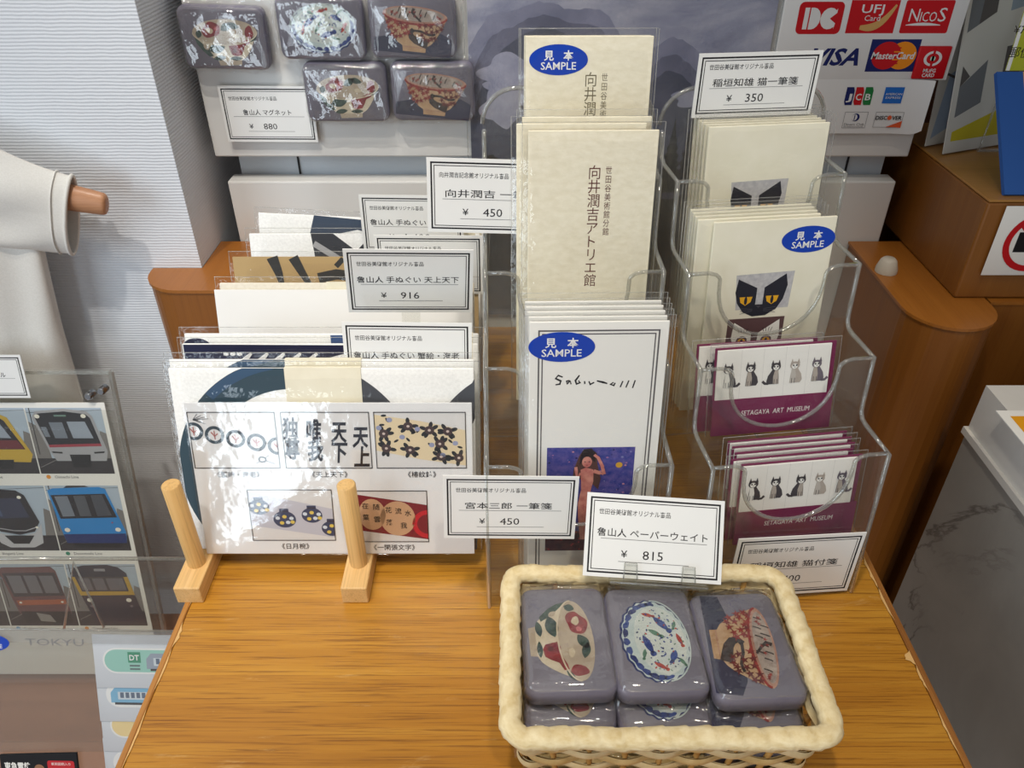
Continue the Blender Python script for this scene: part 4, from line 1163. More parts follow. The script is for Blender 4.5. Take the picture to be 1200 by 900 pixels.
for (u, v) in ((.10, .62), (.37, .75), (.60, .68), (.80, .66), (.71, .44), (.12, .36), (.38, .33), (.915, .19), (.72, .21)):
    X_, Y_ = x0+w_*u, y0+h_*v
    for k in range(6):
        an = k*1.05+rnd.uniform(0, 1.2)
        if x0+.003 < X_+.0046*math.cos(an) < x1-.003: m.ell(X_+.0042*math.cos(an), Y_+.0036*math.sin(an), .0024, .0013, FL, 3, 10, an)
    m.ell(X_, Y_, .0031, .0029, FD, 4, 14); m.ell(X_, Y_, .0010, .0009, flat(210, 190, 180, .5), 5, 8)
for (u, v) in ((.17, .86), (.05, .72), (.30, .56), (.62, .42), (.88, .45), (.74, .24), (.47, .70)):
    m.ell(x0+w_*u, y0+h_*v, .0018, .0016, FB, 4, 12)
    for k in range(2): m.ell(x0+w_*u+rnd.uniform(-.004, .004), y0+h_*v+rnd.uniform(-.003, .003), .0018, .0008, FL, 3, 8, rnd.uniform(0, 3))
cap_(m, '椿紋鉢', .817, .528); m.build('picture', ls)
m = M(); x0, x1, y0, y1 = pan(m, .180, .487, .095, .445); w_, h_ = x1-x0, y1-y0
m.poly([(x0, y0+h_*.30), (x1, y0+h_*.06), (x1, y0+h_*.62), (x0, y0+h_*.96)], flat(196, 196, 206, .4, .4, .4), 2)
JB = flat(44, 62, 96, .4); JY = flat(222, 196, 90, .4); JW = flat(214, 222, 230, .4)
for (u, v, sc) in ((.12, .66, 1.0), (.41, .42, 1.1), (.74, .50, 1.0), (.965, .24, 1.0)):
    X_, Y_ = x0+w_*u, y0+h_*v; rx = .0068*sc
    rx2 = min(rx, X_-x0+.0001, x1-X_+.0001) if u > .9 else rx
    pts = []
    for i in range(24):
        a = 2*PI*i/24; pts.append((clipx(X_+rx*math.cos(a), x0, x1), Y_+.0056*sc*math.sin(a)))
    m.poly(pts, JB, 3); m.rect(clipx(X_-.003, x0, x1), clipx(X_+.003, x0, x1), Y_+.0048*sc, Y_+.0072*sc, JB, 3)
    m.rect(clipx(X_-.0026, x0, x1), clipx(X_+.0026, x0, x1), Y_+.0052*sc, Y_+.0058*sc, flat(30, 34, 50, .4), 4)
    for k, (dx, dy, cc) in enumerate(((-.0045, .001, JW), (0, .002, JY), (.0045, .0008, JW), (-.002, -.0026, JY), (.002, -.0022, JW), (.005, -.002, JY))):
        if x0+.001 < X_+dx < x1-.001: m.ell(X_+dx, Y_+dy, .0015, .0013, cc, 4, 10)
cap_(m, '日月椀', .335, .038); m.build('picture', ls)
m = M(); x0, x1, y0, y1 = pan(m, .540, .832, .085, .438); w_, h_ = x1-x0, y1-y0
MAR = flat(122, 20, 44, .5); GRD = flat(202, 160, 124, .5)
m.poly([(x0, y0+h_*.25), (x1, y0+h_*.05), (x1, y0+h_*.72), (x0, y0+h_*.95)], MAR, 2)
m.ell(x0+w_*.30, y0+h_*.54, w_*.17, h_*.30, GRD, 3); m.ell(x0+w_*.62, y0+h_*.46, w_*.22, h_*.335, GRD, 3); m.rect(x0+w_*.10, x0+w_*.2, y0+h_*.5, y0+h_*.6, GRD, 3)
m.ring(x0+w_*1.0, y0+h_*.35, w_*.2, w_*.14, flat(196, 24, 50, .5), 3, 24, 1.0, PI/2, PI*1.5, (x0, x1, y0+h_*.05, y1))
for i, (u, v) in enumerate(((.22, .66), (.22, .44), (.36, .64), (.36, .40), (.51, .58), (.51, .34), (.63, .56), (.75, .52), (.69, .28))):
    m.text('在葉随雲花落流水我'[i], x0+w_*u, y0+h_*v, .0048, INK, 5, 'C', .0042, .01)
cap_(m, '一閑張文字', .702, .030); m.build('picture', ls)
lam_film = M().rbox(-SW_/2-.001, SW_/2+.001, -.0001, SH+.001, .0007, .0009, .00008, LAMF, 1, False); lam_film.build('laminate_film', ls)

# ----------------------------------------------------------------- price cards of the towels
price_card(fr((-0.0662, 0.4473, 0.1519), 4.2, -7.1, -2.6), '魯山人 手ぬぐい 天上天下', '916', 'price card reading 916, upright in the middle of the towel rack', tab=0.0142, title_w=.064)
q = at(475, 378, D=0.416)
price_card(fr((q.x, 0.416-0.0075, q.z-0.0474), 0.5, 9, -1.0), '魯山人 手ぬぐい 蟹絵・海老', '916', 'price card half sunk behind the front ring towels', tab=0.10, title_w=.066)
q = at(501, 276, D=0.532)
price_card(fr((q.x, 0.532, q.z-0.048), 0, 0, -0.5), '魯山人 手ぬぐい 椿紋', '916', 'shaded price card mostly hidden behind the upright 916 card', tab=0.10, title_w=.06)
q = at(419, 229, D=0.575)
price_card(fr((q.x+0.040, 0.575, q.z-0.048), 0, 0, -0.8), '魯山人 手ぬぐい 一閑張', '1,400', 'rearmost price card against the white panel above the towels', tab=0.12, title_w=.064)
price_card(fr((-0.2122, 0.6945, 0.1835), 0, 0, -0.3), '魯山人 マグネット', '880', 'price card on the white panel below the magnets', title_w=.042)

# ================================================================= tiered acrylic holders
def tilt(deg): return Matrix.Rotation(-rad(deg), 4, 'X')
HW, HF, DY, DZ, LP = 0.0546, 0.110, 0.040, 0.042, 5.1
def holder(loc, yaw, label, floors):
    Hm = fr(loc, yaw)
    o = thing('brochure_holder', label, 'holder', Hm, 'tiered clear acrylic holders')
    prof = [(-0.0098, 0.0005), (0, HF)]
    for i in range(1, 4):
        d, y = i*DY, HF+(i-1)*DZ
        prof += [(d-0.012, y), (d-0.007, y+0.001), (d-0.0042, y+0.004), (d-0.003, y+0.009), (d, y+DZ)]
    prof += [(0.150, HF+3*DZ), (0.156, HF+3*DZ+0.003), (0.159, HF+3*DZ+0.010), (0.160, HF+3*DZ+0.018)]
    full = prof+[(0.163, HF+3*DZ+0.018), (0.163, 0.0005)]
    Q = Matrix(((0, 0, 1, 0), (0, 1, 0, 0), (-1, 0, 0, 0), (0, 0, 0, 1)))
    for sx in (-1, 1):
        m = M(); m.T = Q
        a, b = (HW-0.002, HW) if sx > 0 else (-HW, -HW+0.002)
        m.prism(full, a, b, ACR, EDGE); sp = m.build('side_panel', o)
        M().tube([(sx*(HW-0.001), p[1], -p[0]) for p in prof], 0.0015, EDGE, 6).build('rim', sp)
    for i in range(4):
        sc = []
        n = 22
        for k in range(n+1):
            a = PI*k/n
            sc.append((-0.0335*math.cos(a), HF-0.0045-0.039*math.sin(a)**0.75))
        top_ = [(-HW+0.002, HF), (-0.041, HF), (-0.0365, HF-0.0012), (-0.0343, HF-0.003)]+sc+[(0.0343, HF-0.003), (0.0365, HF-0.0012), (0.041, HF), (HW-0.002, HF)]
        ol = [(-HW+0.002, 0.0)]+top_+[(HW-0.002, 0.0)]
        yb = 0.0008+i*DZ if i == 0 else i*DZ
        m = M(); m.T = Matrix.Translation((0, yb, 0.0098-i*DY)) @ tilt(LP)
        m.prism(ol, -0.002, 0, ACR, ACR); fp = m.build('front_plate', o)
        m2 = M(); m2.T = m.T
        m2.tube([(p[0], p[1], -0.001) for p in top_], 0.0013, EDGE, 6); m2.build('rim', fp)
        y = floors[i]
        M().box(-HW+0.002, HW-0.002, y-0.002, y, -i*DY-DY+0.012, -i*DY+0.005, ACR).build('pocket_floor', o)
    R_ = 0.022; ht = 0.279
    bp_ = [(-HW, 0.0005)]
    for k in range(9): a = PI-PI/2*k/8; bp_.append((-HW+R_+R_*math.cos(a), ht-R_+R_*math.sin(a)))
    for k in range(9): a = PI/2-PI/2*k/8; bp_.append((HW-R_+R_*math.cos(a), ht-R_+R_*math.sin(a)))
    bp_.append((HW, 0.0005))
    m = M(); m.prism(bp_, -0.1655, -0.1635, ACR, EDGE); bk_ = m.build('back_panel', o)
    M().tube([(p[0], p[1], -0.1645) for p in bp_[1:-1]], 0.0014, EDGE, 6).build('rim', bk_)
    return Hm
HC = holder((0.0388, 0.3418, 0), 1.05, 'tiered clear acrylic holder of tall letter pads in the middle of the table', [0.0094, 0.045, 0.0890, 0.1310])
HR = holder((0.1687, 0.3466, 0), 7.26, 'tiered clear acrylic holder of cat stationery at the right', [0.0392, 0.096, 0.0856, 0.1276])

def pose(Hm, lx, y, dep, lean, roll=0.0):
    return Hm @ Matrix.Translation((lx, y, -dep)) @ tilt(lean) @ Matrix.Rotation(rad(roll), 4, 'Z')

BRN = flat(96, 50, 44, .7); OLV = flat(112, 104, 82, .7)
def letter_pad(mw, label, face, w_, h_, t, mat, seed, group, sticker=None, sl=(0.0030, 0.0008, 0.0040), name='letter_pad'):
    o = thing(name, label, 'letter pad', mw, group)
    m = M().rbox(-w_/2, w_/2, 0, h_, -t, 0, 0.0003, mat, 1, False)
    if face: face(m, w_, h_)
    m.build('paper_pad', o)
    if sticker: sample_sticker(o, *sticker)
    if sl: sleeve(w_, h_, t, sl[0], 0.0002, sl[2], seed, 0.0003).build('film_sleeve', o)
    return o
def face_mukai(c1):
    def f(m, w_, h_):
        m.vtext('向井潤吉アトリエ館', 0.0015, h_-0.0200, 0.0088, c1, 1, 0.0084, 0.0, 0.92)
        m.vtext('世田谷美術館分館', 0.0098, h_-0.0200, 0.0050, c1, 1, 0.0053, 0.0, 0.8)
    return f
g1 = 'cream vertical-title letter pads'
letter_pad(pose(HC, 0.0098, 0.1326, 0.130, 7), 'cream letter pad with a sample sticker in the top tier of the middle holder', face_mukai(OLV), 0.0755, 0.180, 0.0025, CREAM, 11, g1, (-0.0182, 0.1672, 0.0350))
letter_pad(pose(HC, 0.0090, 0.1326, 0.1345, 7), 'second cream letter pad in the top tier, hidden behind the sample pad', None, 0.0755, 0.1795, 0.0025, CREAM, 12, g1)
letter_pad(pose(HC, 0.0103, 0.0906, 0.088, 7), 'front cream letter pad with a brown vertical title in the second tier', face_mukai(BRN), 0.0755, 0.180, 0.0020, CREAM, 13, g1, None, (0.0034, .0008, .0045))
letter_pad(pose(HC, 0.0036, 0.0906, 0.0925, 7), 'second cream letter pad in the second tier, edge showing at the left', None, 0.0755, 0.1825, 0.0020, CREAM, 14, g1)
letter_pad(pose(HC, 0.0070, 0.0906, 0.0965, 7), 'third cream letter pad at the back of the second tier', None, 0.0755, 0.1850, 0.0020, CREAM, 15, g1)

PB = speck('printed_blue_violet_mottle', (36, 58, 138), (104, 92, 158), 260, .5, 0, lo=.3, hi=.7)
PBD = speck('printed_dark_floral_mottle', (40, 28, 54), (92, 48, 66), 300, .5, 0, lo=.3, hi=.7)
SKIN = speck('printed_pink_figure', (196, 116, 110), (222, 156, 140), 200, .5, 0)
HAIR = flat(44, 36, 42, .6); HAIR2 = flat(92, 64, 60, .6)
def face_portrait(m, w_, h_):
    i = 0.0048
    m.frame(-w_/2+i, w_/2-i, i, h_-i, 0.0009, flat(96, 92, 94, .6), 1); m.frame(-w_/2+i+.0021, w_/2-i-.0021, i+.0021, h_-i-.0021, 0.0007, flat(96, 92, 94, .6), 1)
    # brushed signature
    sx, sy = -0.0240, h_-0.0365
    sig = [[(0.0045, .0030), (0.002, .0040), (.0005, .0020), (.0035, .0005), (.0030, -.0015), (.0005, -.0020)],
           [(.0085, .0010), (.0068, .0005), (.0070, -.0012), (.0088, .0006), (.0094, -.0014)],
           [(.0140, .0045), (.0118, .0010), (.0125, -.0012), (.0145, -.0002), (.0135, .0010)],
           [(.0170, .0008), (.0172, -.0010)], [(.0195, .0008), (.0203, -.0012), (.0225, .0002)],
           [(.0240, .0012), (.0275, .0004), (.0300, -.0003)], [(.0335, .0005), (.0318, -.0008), (.0338, -.0015), (.0345, .0002)],
           [(.0388, .0015), (.0375, -.0025)], [(.0422, .0020), (.0408, -.0026)], [(.0458, .0022), (.0446, -.0028)]]
    for st in sig: m.stroke([(sx+p[0], sy+p[1]-p[0]*.04) for p in st], .0011, INK, 1, lambda t: .7+.5*math.sin(PI*t))
    x0, x1, y0, y1 = -w_/2+.0110, w_/2-.0135, 0.024, h_-0.0805
    m.rect(x0, x1, y0, y1, PB, 1); m.rect(x0, x1, y0, y0+(y1-y0)*.20, PBD, 2)
    rnd = random.Random(4)
    cols = [flat(150, 110, 160, .5), flat(90, 90, 170, .5), flat(196, 140, 160, .5), flat(36, 40, 96, .5), flat(130, 130, 180, .5)]
    for k in range(90):
        cx, cy = rnd.uniform(x0+.001, x1-.001), rnd.uniform(y0+(y1-y0)*.22, y1-.001); r = rnd.uniform(.0003, .0009)
        m.ell(cx, cy, r, r*.8, cols[k % 5], 3, 7)
    for k in range(30):
        m.ell(rnd.uniform(x0+.001, x1-.001), rnd.uniform(y0+.001, y0+(y1-y0)*.2), .0007, .0006, flat(170, 60, 76, .5), 4, 7)
    m.ell(x1-.0090, y1-.0125, .0021, .0020, flat(214, 164, 60, .5), 4, 14)
    cx = x0+(x1-x0)*.47; hh = y1
    # standing figure with long dark hair, one arm raised to the head
    m.poly([(cx-.0055, hh-.006), (cx-.0030, hh-.0015), (cx+.0015, hh-.0008), (cx+.0050, hh-.0040), (cx+.0058, hh-.012), (cx+.0082, hh-.022), (cx+.0070, hh-.030), (cx+.0015, hh-.024), (cx-.0050, hh-.022), (cx-.0090, hh-.026), (cx-.0085, hh-.016)], HAIR2, 5)
    m.poly([(cx-.0046, hh-.006), (cx-.0030, hh-.0012), (cx+.0018, hh-.0006), (cx+.0046, hh-.0042), (cx+.0044, hh-.0105), (cx+.003, hh-.009), (cx-.003, hh-.0085), (cx-.0050, hh-.0125)], HAIR, 6)
    m.poly([(cx-.0042, hh-.0155), (cx-.0010, hh-.0140), (cx+.0035, hh-.0155), (cx+.0038, hh-.024), (cx+.0024, hh-.031), (cx+.0044, hh-.040), (cx+.0040, hh-.060), (cx+.0012, hh-.068), (cx-.0028, hh-.068), (cx-.0046, hh-.050), (cx-.0050, hh-.040), (cx-.0034, hh-.030)], SKIN, 7)
    m.ell(cx-.0006, hh-.0100, .0030, .0038, SKIN, 8, 18)
    m.ell(cx-.0018, hh-.0098, .0006, .0003, HAIR, 9, 8); m.ell(cx+.0008, hh-.0098, .0006, .0003, HAIR, 9, 8); m.ell(cx-.0005, hh-.0122, .0007, .0003, flat(150, 60, 60, .5), 9, 8)
    m.stroke([(cx+.0036, hh-.0165), (cx+.0075, hh-.0180), (cx+.0100, hh-.0185), (cx+.0085, hh-.0125), (cx+.0060, hh-.0070), (cx+.0035, hh-.0050)], .0024, SKIN, 8, lambda t: 1.1-.4*t)
    m.stroke([(cx-.0040, hh-.0180), (cx-.0062, hh-.0210), (cx-.0068, hh-.0165), (cx-.0072, hh-.0135)], .0019, SKIN, 8)
g2 = 'white framed letter pads in the front tier'
for k, lab in enumerate(('front white letter pad with a framed figure picture and a sample sticker', 'second white letter pad behind the framed sample pad', 'third white letter pad behind the framed sample pad',
                         'fourth white letter pad behind the framed sample pad', 'rearmost white letter pad of the front tier')):
    letter_pad(pose(HC, 0.0098-0.0006*k, 0.0108, 0.0030+0.0034*k, 8.0), lab, face_portrait if k == 0 else None, 0.0770 if k == 0 else 0.0765, 0.1815+0.0012*k, 0.0014, PAPER, 20+k, g2,
               (-0.0205, 0.1665, 0.0372) if k == 0 else None, (0.0032, .0006, .0035+.0003*k))

# cat letter pads
CBLK = flat(40, 40, 50, .6); CGRY = speck('printed_grey_mottle', (176, 174, 178), (198, 196, 196), 300, .6, 0); CBRN = flat(96, 70, 72, .6); EYE = flat(230, 170, 40, .5); PW_ = flat(236, 234, 228, .6)
def face_cat(m, w_, h_):
    x0, x1, y1 = -0.0210, 0.0158, h_-0.0335; s_ = x1-x0; y0 = y1-s_*.80
    m.poly([(x0, y1-.001), (x1+.001, y1), (x1, y0+.005), (x0+.002, y0+.005)], CGRY, 1)
    cx = (x0+x1)/2-.0005
    def p(u, v): return (cx+u*s_, y0+v*s_)
    m.poly([p(-.44, .70), p(-.08, .52), p(.03, .52), p(.40, .76), p(.45, .55), p(.40, .30), p(.30, .12), p(.12, .01), p(-.12, 0), p(-.30, .09), p(-.42, .26), p(-.47, .46)], CBLK, 2)
    m.poly([p(-.09, .53), p(.04, .53), p(.04, .22), p(-.09, .22)], CGRY, 3)
    for sx in (-1, 1):
        ex = -.27 if sx < 0 else .20
        pts = [p(ex-.11, .36)]
        for i in range(9): a = PI+PI*i/8; pts.append(p(ex+.11*math.cos(a), .36+.14*math.sin(a)))
        pts += [p(ex+.11, .37)]
        m.poly([p(ex-.115, .37), p(ex+.115, .37), p(ex+.09, .27), p(ex, .21), p(ex-.09, .27)], EYE, 3)
        m.ell(*p(ex, .30), .028*s_, .075*s_, CBLK, 4, 12)
        for k in range(3): m.stroke([p(sx*.10-.03, .14-.02*k), p(sx*.32-.03, .16-.05*k)], .00025, flat(90, 90, 98, .6), 5)
    m.poly([p(-.07, .20), p(.02, .20), p(-.025, .15)], flat(70, 66, 74, .6), 4)
    # brown panel with a pale cat
    b1 = y0-.0012; b0 = b1-s_*.85
    m.rect(x0-.002, x1-.001, b0, b1, CBRN, 1)
    def q_(u, v): return (cx+u*s_, b0+v*s_)
    m.poly([q_(-.42, .78), q_(-.09, .56), q_(.04, .56), q_(.40, .80), q_(.43, .50), q_(.36, .22), q_(.12, .06), q_(-.12, .06), q_(-.34, .2), q_(-.45, .48)], PW_, 2)
    m.poly([q_(-.09, .66), q_(.04, .66), q_(.03, .34), q_(-.08, .34)], CBRN, 3)
    for ex in (-.25, .20):
        m.ell(*q_(ex, .42), .10*s_, .09*s_, CBRN, 3, 16); m.ell(*q_(ex, .41), .07*s_, .06*s_, EYE, 4, 14); m.ell(*q_(ex, .41), .025*s_, .05*s_, CBLK, 5, 10)
        for k in range(4): m.stroke([q_(ex-.06+.04*k, .58), q_(ex-.09+.06*k, .66)], .0003, CBLK, 3)
g3 = 'cream cat letter pads'
for k, lab in enumerate(('front cream cat letter pad in the top tier of the right holder', 'second cat letter pad in the top tier, behind the front one', 'third cat letter pad in the top tier', 'fourth cat letter pad in the top tier', 'rearmost cat letter pad in the top tier, below the 350 card')):
    letter_pad(pose(HR, 0.0088-0.0009*k, 0.1292, 0.1235+0.0042*k, 7.8, 0), lab, face_cat if k == 0 else None, 0.0780, 0.1335+0.0002*k, 0.0022, CREAMPLAIN, 30+k, g3, None, (0.0040, .0006, .0050), 'cat_letter_pad')
for k, lab in enumerate(('cat letter pad with a sample sticker in the second tier of the right holder', 'second cat letter pad in the second tier, behind the sample one', 'third cat letter pad in the second tier', 'fourth cat letter pad in the second tier', 'rearmost cat letter pad in the second tier')):
    letter_pad(pose(HR, (0.0035 if k == 0 else -0.0052-0.0004*k), 0.0872, 0.0820+0.0037*k, 6.8, 0), lab, face_cat if k == 0 else None, 0.0775, 0.1320+0.0006*k, 0.0020, CREAMPLAIN, 36+k, g3, (0.0222, 0.1185, 0.0345) if k == 0 else None, None if k == 0 else (0.0042, .0006, .0050), 'cat_letter_pad')

# cat sticky notes
MARO = flat(118, 32, 76, .5, .4, .2); CG1 = flat(70, 66, 70, .6); CG2 = flat(178, 168, 158, .6)
def kitty(m, cx, y, s_, k):
    dark, lite = [(CG1, PW_), (CG1, CG2), (CG1, CG2), (CG2, flat(190, 184, 176, .6)), (flat(110, 102, 112, .6), CG2)][k % 5]
    fl = [1, 1, -1, 1, 1][k % 5]
    def p(u, v): return (cx+u*s_*fl, y+v*s_)
    m.poly([p(-.22, 0), p(.20, 0), p(.27, .12), p(.22, .34), p(.05, .60), p(-.16, .60), p(-.20, .30)], dark, 2)
    m.poly([p(-.20, 0), p(.0, 0), p(.02, .30), p(-.04, .58), p(-.17, .56), p(-.18, .3)], lite, 3)
    if k % 5 in (0, 2, 4): m.stroke([p(.18, .03), p(.32, .04), p(.42, .14)], .10*s_, dark, 2)
    m.ell(*p(-.06, .70), .19*s_, .155*s_, dark if k % 5 != 3 else CG2, 4, 16); m.ell(*p(-.07, .665), .115*s_, .105*s_, PW_, 5, 14)
    for u in (-.19, .06): m.poly([p(u-.05, .76), p(u+.07, .78), p(u+.01, .97)], dark, 4)
    for u in (-.12, .0): m.ell(*p(u, .70), .036*s_, .034*s_, CBLK, 6, 8)
    m.ell(*p(-.06, .635), .022*s_, .016*s_, CBLK, 6, 6)
    m.stroke([p(-.14, 0), p(-.14, .2)], .02*s_, CG1, 6); m.stroke([p(-.03, 0), p(-.03, .2)], .02*s_, CG1, 6)
def sticky(mw, label, seed, full=True, film_=True):
    o = thing('sticky_note_pack', label, 'sticky notes', mw, 'cat sticky note packs')
    w_, h_ = 0.0775, 0.058
    M().rbox(-w_/2, w_/2, 0, h_, -0.0016, -0.0007, 0.0003, MARO, 1, False).build('backing_card', o)
    m = M().rbox(-w_/2+.0012, w_/2-.0035, 0.024, h_-0.0012, -0.0007, 0.0004, 0.0002, PW_, 1, False)
    m.T = Matrix.Translation((0, 0, 0.0004))
    for k in range(5):
        cx = -w_/2+.0095+.0142*k
        kitty(m, cx, 0.0325, 0.0165, k)
        if k: m.stroke([(cx-.0072, .0245), (cx-.0072, h_-.0015)], .00018, flat(206, 204, 200, .6), 1)
    m.build('note_strip', o)
    m = M(); m.box(-w_/2, w_/2+.0008, 0, 0.0243, -0.0004, 0.0006, MARO)
    m.T = Matrix.Translation((0, 0, 0.0006)); m.text('SETAGAYA  ART  MUSEUM', 0.0025, 0.0128, 0.0047, PW_, 1, 'C', 0.045, 0, .12)
    m.build('printed_band', o)
    if film_: sleeve(w_, h_, .0020, .0030, .0002, .0026, seed, .0003).build('film_sleeve', o)
    return o
p0 = pose(HR, 0.0005, 0.0975, 0.0445, 14, 0.0)
st0 = sticky(p0, 'front cat sticky note pack in the third tier of the right holder', 50)
dup(st0, pose(HR, -0.0095, 0.0975, 0.0500, 14, -0.3), 'second sticky note pack in the third tier, showing at the left')
labs = ['front cat sticky note pack in the lowest tier above the 400 card', 'second sticky note pack in the lowest tier, shifted left', 'third sticky note pack in the lowest tier', 'fourth sticky note pack in the lowest tier', 'rearmost sticky note pack in the lowest tier']
for k in range(5):
    dup(st0, pose(HR, 0.0098-[0, .0042, .0010, .0016, .0026][k], 0.0412+.0012*k, 0.0040+0.0042*k, 10.5, [0, .5, .3, 0, .4][k]), labs[k])

# cards fixed to the holders
def card_on(Fm, tl, tr, bl, title, price, label, head='世田谷美術館オリジナル商品', tab=None, title_w=None):
    a, b, c = [Vector(on(Fm, *p)) for p in (tl, tr, bl)]
    w_ = (b-a).length; h_ = (a-c).length; ro = math.degrees(math.atan2(b.y-a.y, b.x-a.x))
    x = (b-a).normalized(); y = Vector((-x.y, x.x))
    o = a-y*h_+x*(w_/2)
    return price_card(Fm @ Matrix.Translation((o.x, o.y, 0)) @ Matrix.Rotation(rad(ro), 4, 'Z'), title, price, label, w_, h_, head, tab=tab, title_w=title_w)
FC = HC @ Matrix.Translation((0, 0.0008, 0.0098+0.0012)) @ tilt(LP)
card_on(FC, (518.7, 557.5), (679, 559), (522, 630.5), '宮本三郎 一筆箋', '450', 'price card reading 450 clipped low across the left of the middle holder', title_w=.052)
FR = HR @ Matrix.Translation((0, 0.0008, 0.0098+0.0012)) @ tilt(LP)
card_on(FR, (866, 632), (1016, 624), (862, 699.5), '稲垣知雄 猫付箋', '400', 'price card reading 400 at the foot of the right holder behind the basket', title_w=.056)
FT = HR @ Matrix.Translation((0, 0, -0.1545))
card_on(FT, (820, 63), (965.5, 59), (815, 138), '稲垣知雄 猫一筆箋', '350', 'price card reading 350 standing at the top of the right holder', tab=0.03, title_w=.056)
FM = HC @ Matrix.Translation((0, 0.126, -0.1085)) @ tilt(3)
card_on(FM, (499.5, 184.5), (658, 189), (503.5, 271.5), '向井潤吉 一筆箋', '450', 'price card reading 450 tucked behind the cream pads at the left of the middle holder', '向井潤吉記念館オリジナル商品', tab=None, title_w=.056)

# ================================================================= paperweights and magnets
LAV = speck('lavender_grey_print', (120, 116, 134), (134, 130, 147), 22, .35, 0, coat=.3)
_PR = {}
def pr(n, a, b, sc=150):
    if n not in _PR: _PR[n] = speck('printed_'+n, a, b, sc, .4, 0, lo=.3, hi=.7)
    return _PR[n]
SHD = pr('table_shade', (44, 46, 72), (62, 62, 90), 30)
GLAZE = pr('cream_glaze', (206, 188, 160), (232, 220, 200), 90); GLAZE2 = pr('glaze_inside', (176, 158, 140), (204, 188, 168), 90)
LEAFG = pr('dark_green_leaf', (34, 52, 48), (66, 92, 82), 200); REDC = pr('red_petal', (112, 22, 32), (164, 46, 52), 160); MREDC = pr('maple_red', (120, 34, 38), (176, 66, 58), 260)
TRUNK = pr('dark_trunk', (40, 34, 36), (84, 68, 64), 260); TAN = pr('tan_glaze', (186, 146, 108), (224, 192, 158), 60); TAN2 = pr('tan_foot', (176, 134, 98), (214, 176, 138), 80); TANIN = pr('tan_inside', (170, 120, 104), (206, 164, 146), 120); TANIN2 = pr('grey_inside', (150, 134, 128), (196, 180, 170), 200)
CEL = pr('celadon_glaze', (186, 204, 208), (216, 226, 226), 70); COB = pr('cobalt', (28, 48, 122), (66, 92, 168), 240); COBD = pr('deep_cobalt', (20, 32, 92), (44, 62, 132), 240); GRN2 = pr('jade_green', (60, 108, 88), (110, 150, 128), 200); BRED = pr('brick_red', (160, 42, 36), (204, 84, 66), 200)
WG = pr('white_glaze', (206, 216, 216), (230, 234, 230), 80)
def loft(m, W, Hh, loops, r, mat, n=5):
    """rounded slab from loops of (z, inset)"""
    rings = []
    for z, ins in loops:
        pts = []
        rr = max(r-ins, .0004)
        for cx, cy, a0 in ((W/2-r, -Hh/2+r, -PI/2), (W/2-r, Hh/2-r, 0), (-W/2+r, Hh/2-r, PI/2), (-W/2+r, -Hh/2+r, PI)):
            for i in range(n+1):
                a = a0+PI/2*i/n; pts.append((cx+rr*math.cos(a), cy+rr*math.sin(a), z))
        rings.append(pts)
    k = len(rings[0]); v = [p for rg in rings for p in rg]; f = []
    for i in range(len(rings)-1):
        for j in range(k): f.append((i*k+j, i*k+(j+1) % k, (i+1)*k+(j+1) % k, (i+1)*k+j))
    f.append(tuple((len(rings)-1)*k+j for j in range(k))); f.append(tuple(j for j in range(k))[::-1])
    return m.add(v, f, mat, True)
def bowl_outline(w_, top_, bot, foot):
    L_ = []
    for i in range(15):
        t = (i/14)**1.3; L_.append((-(foot/2+(w_-foot)/2*(1-t)**.62), top_+(bot-top_)*t))
    return L_+[(-x, y) for x, y in reversed(L_)]
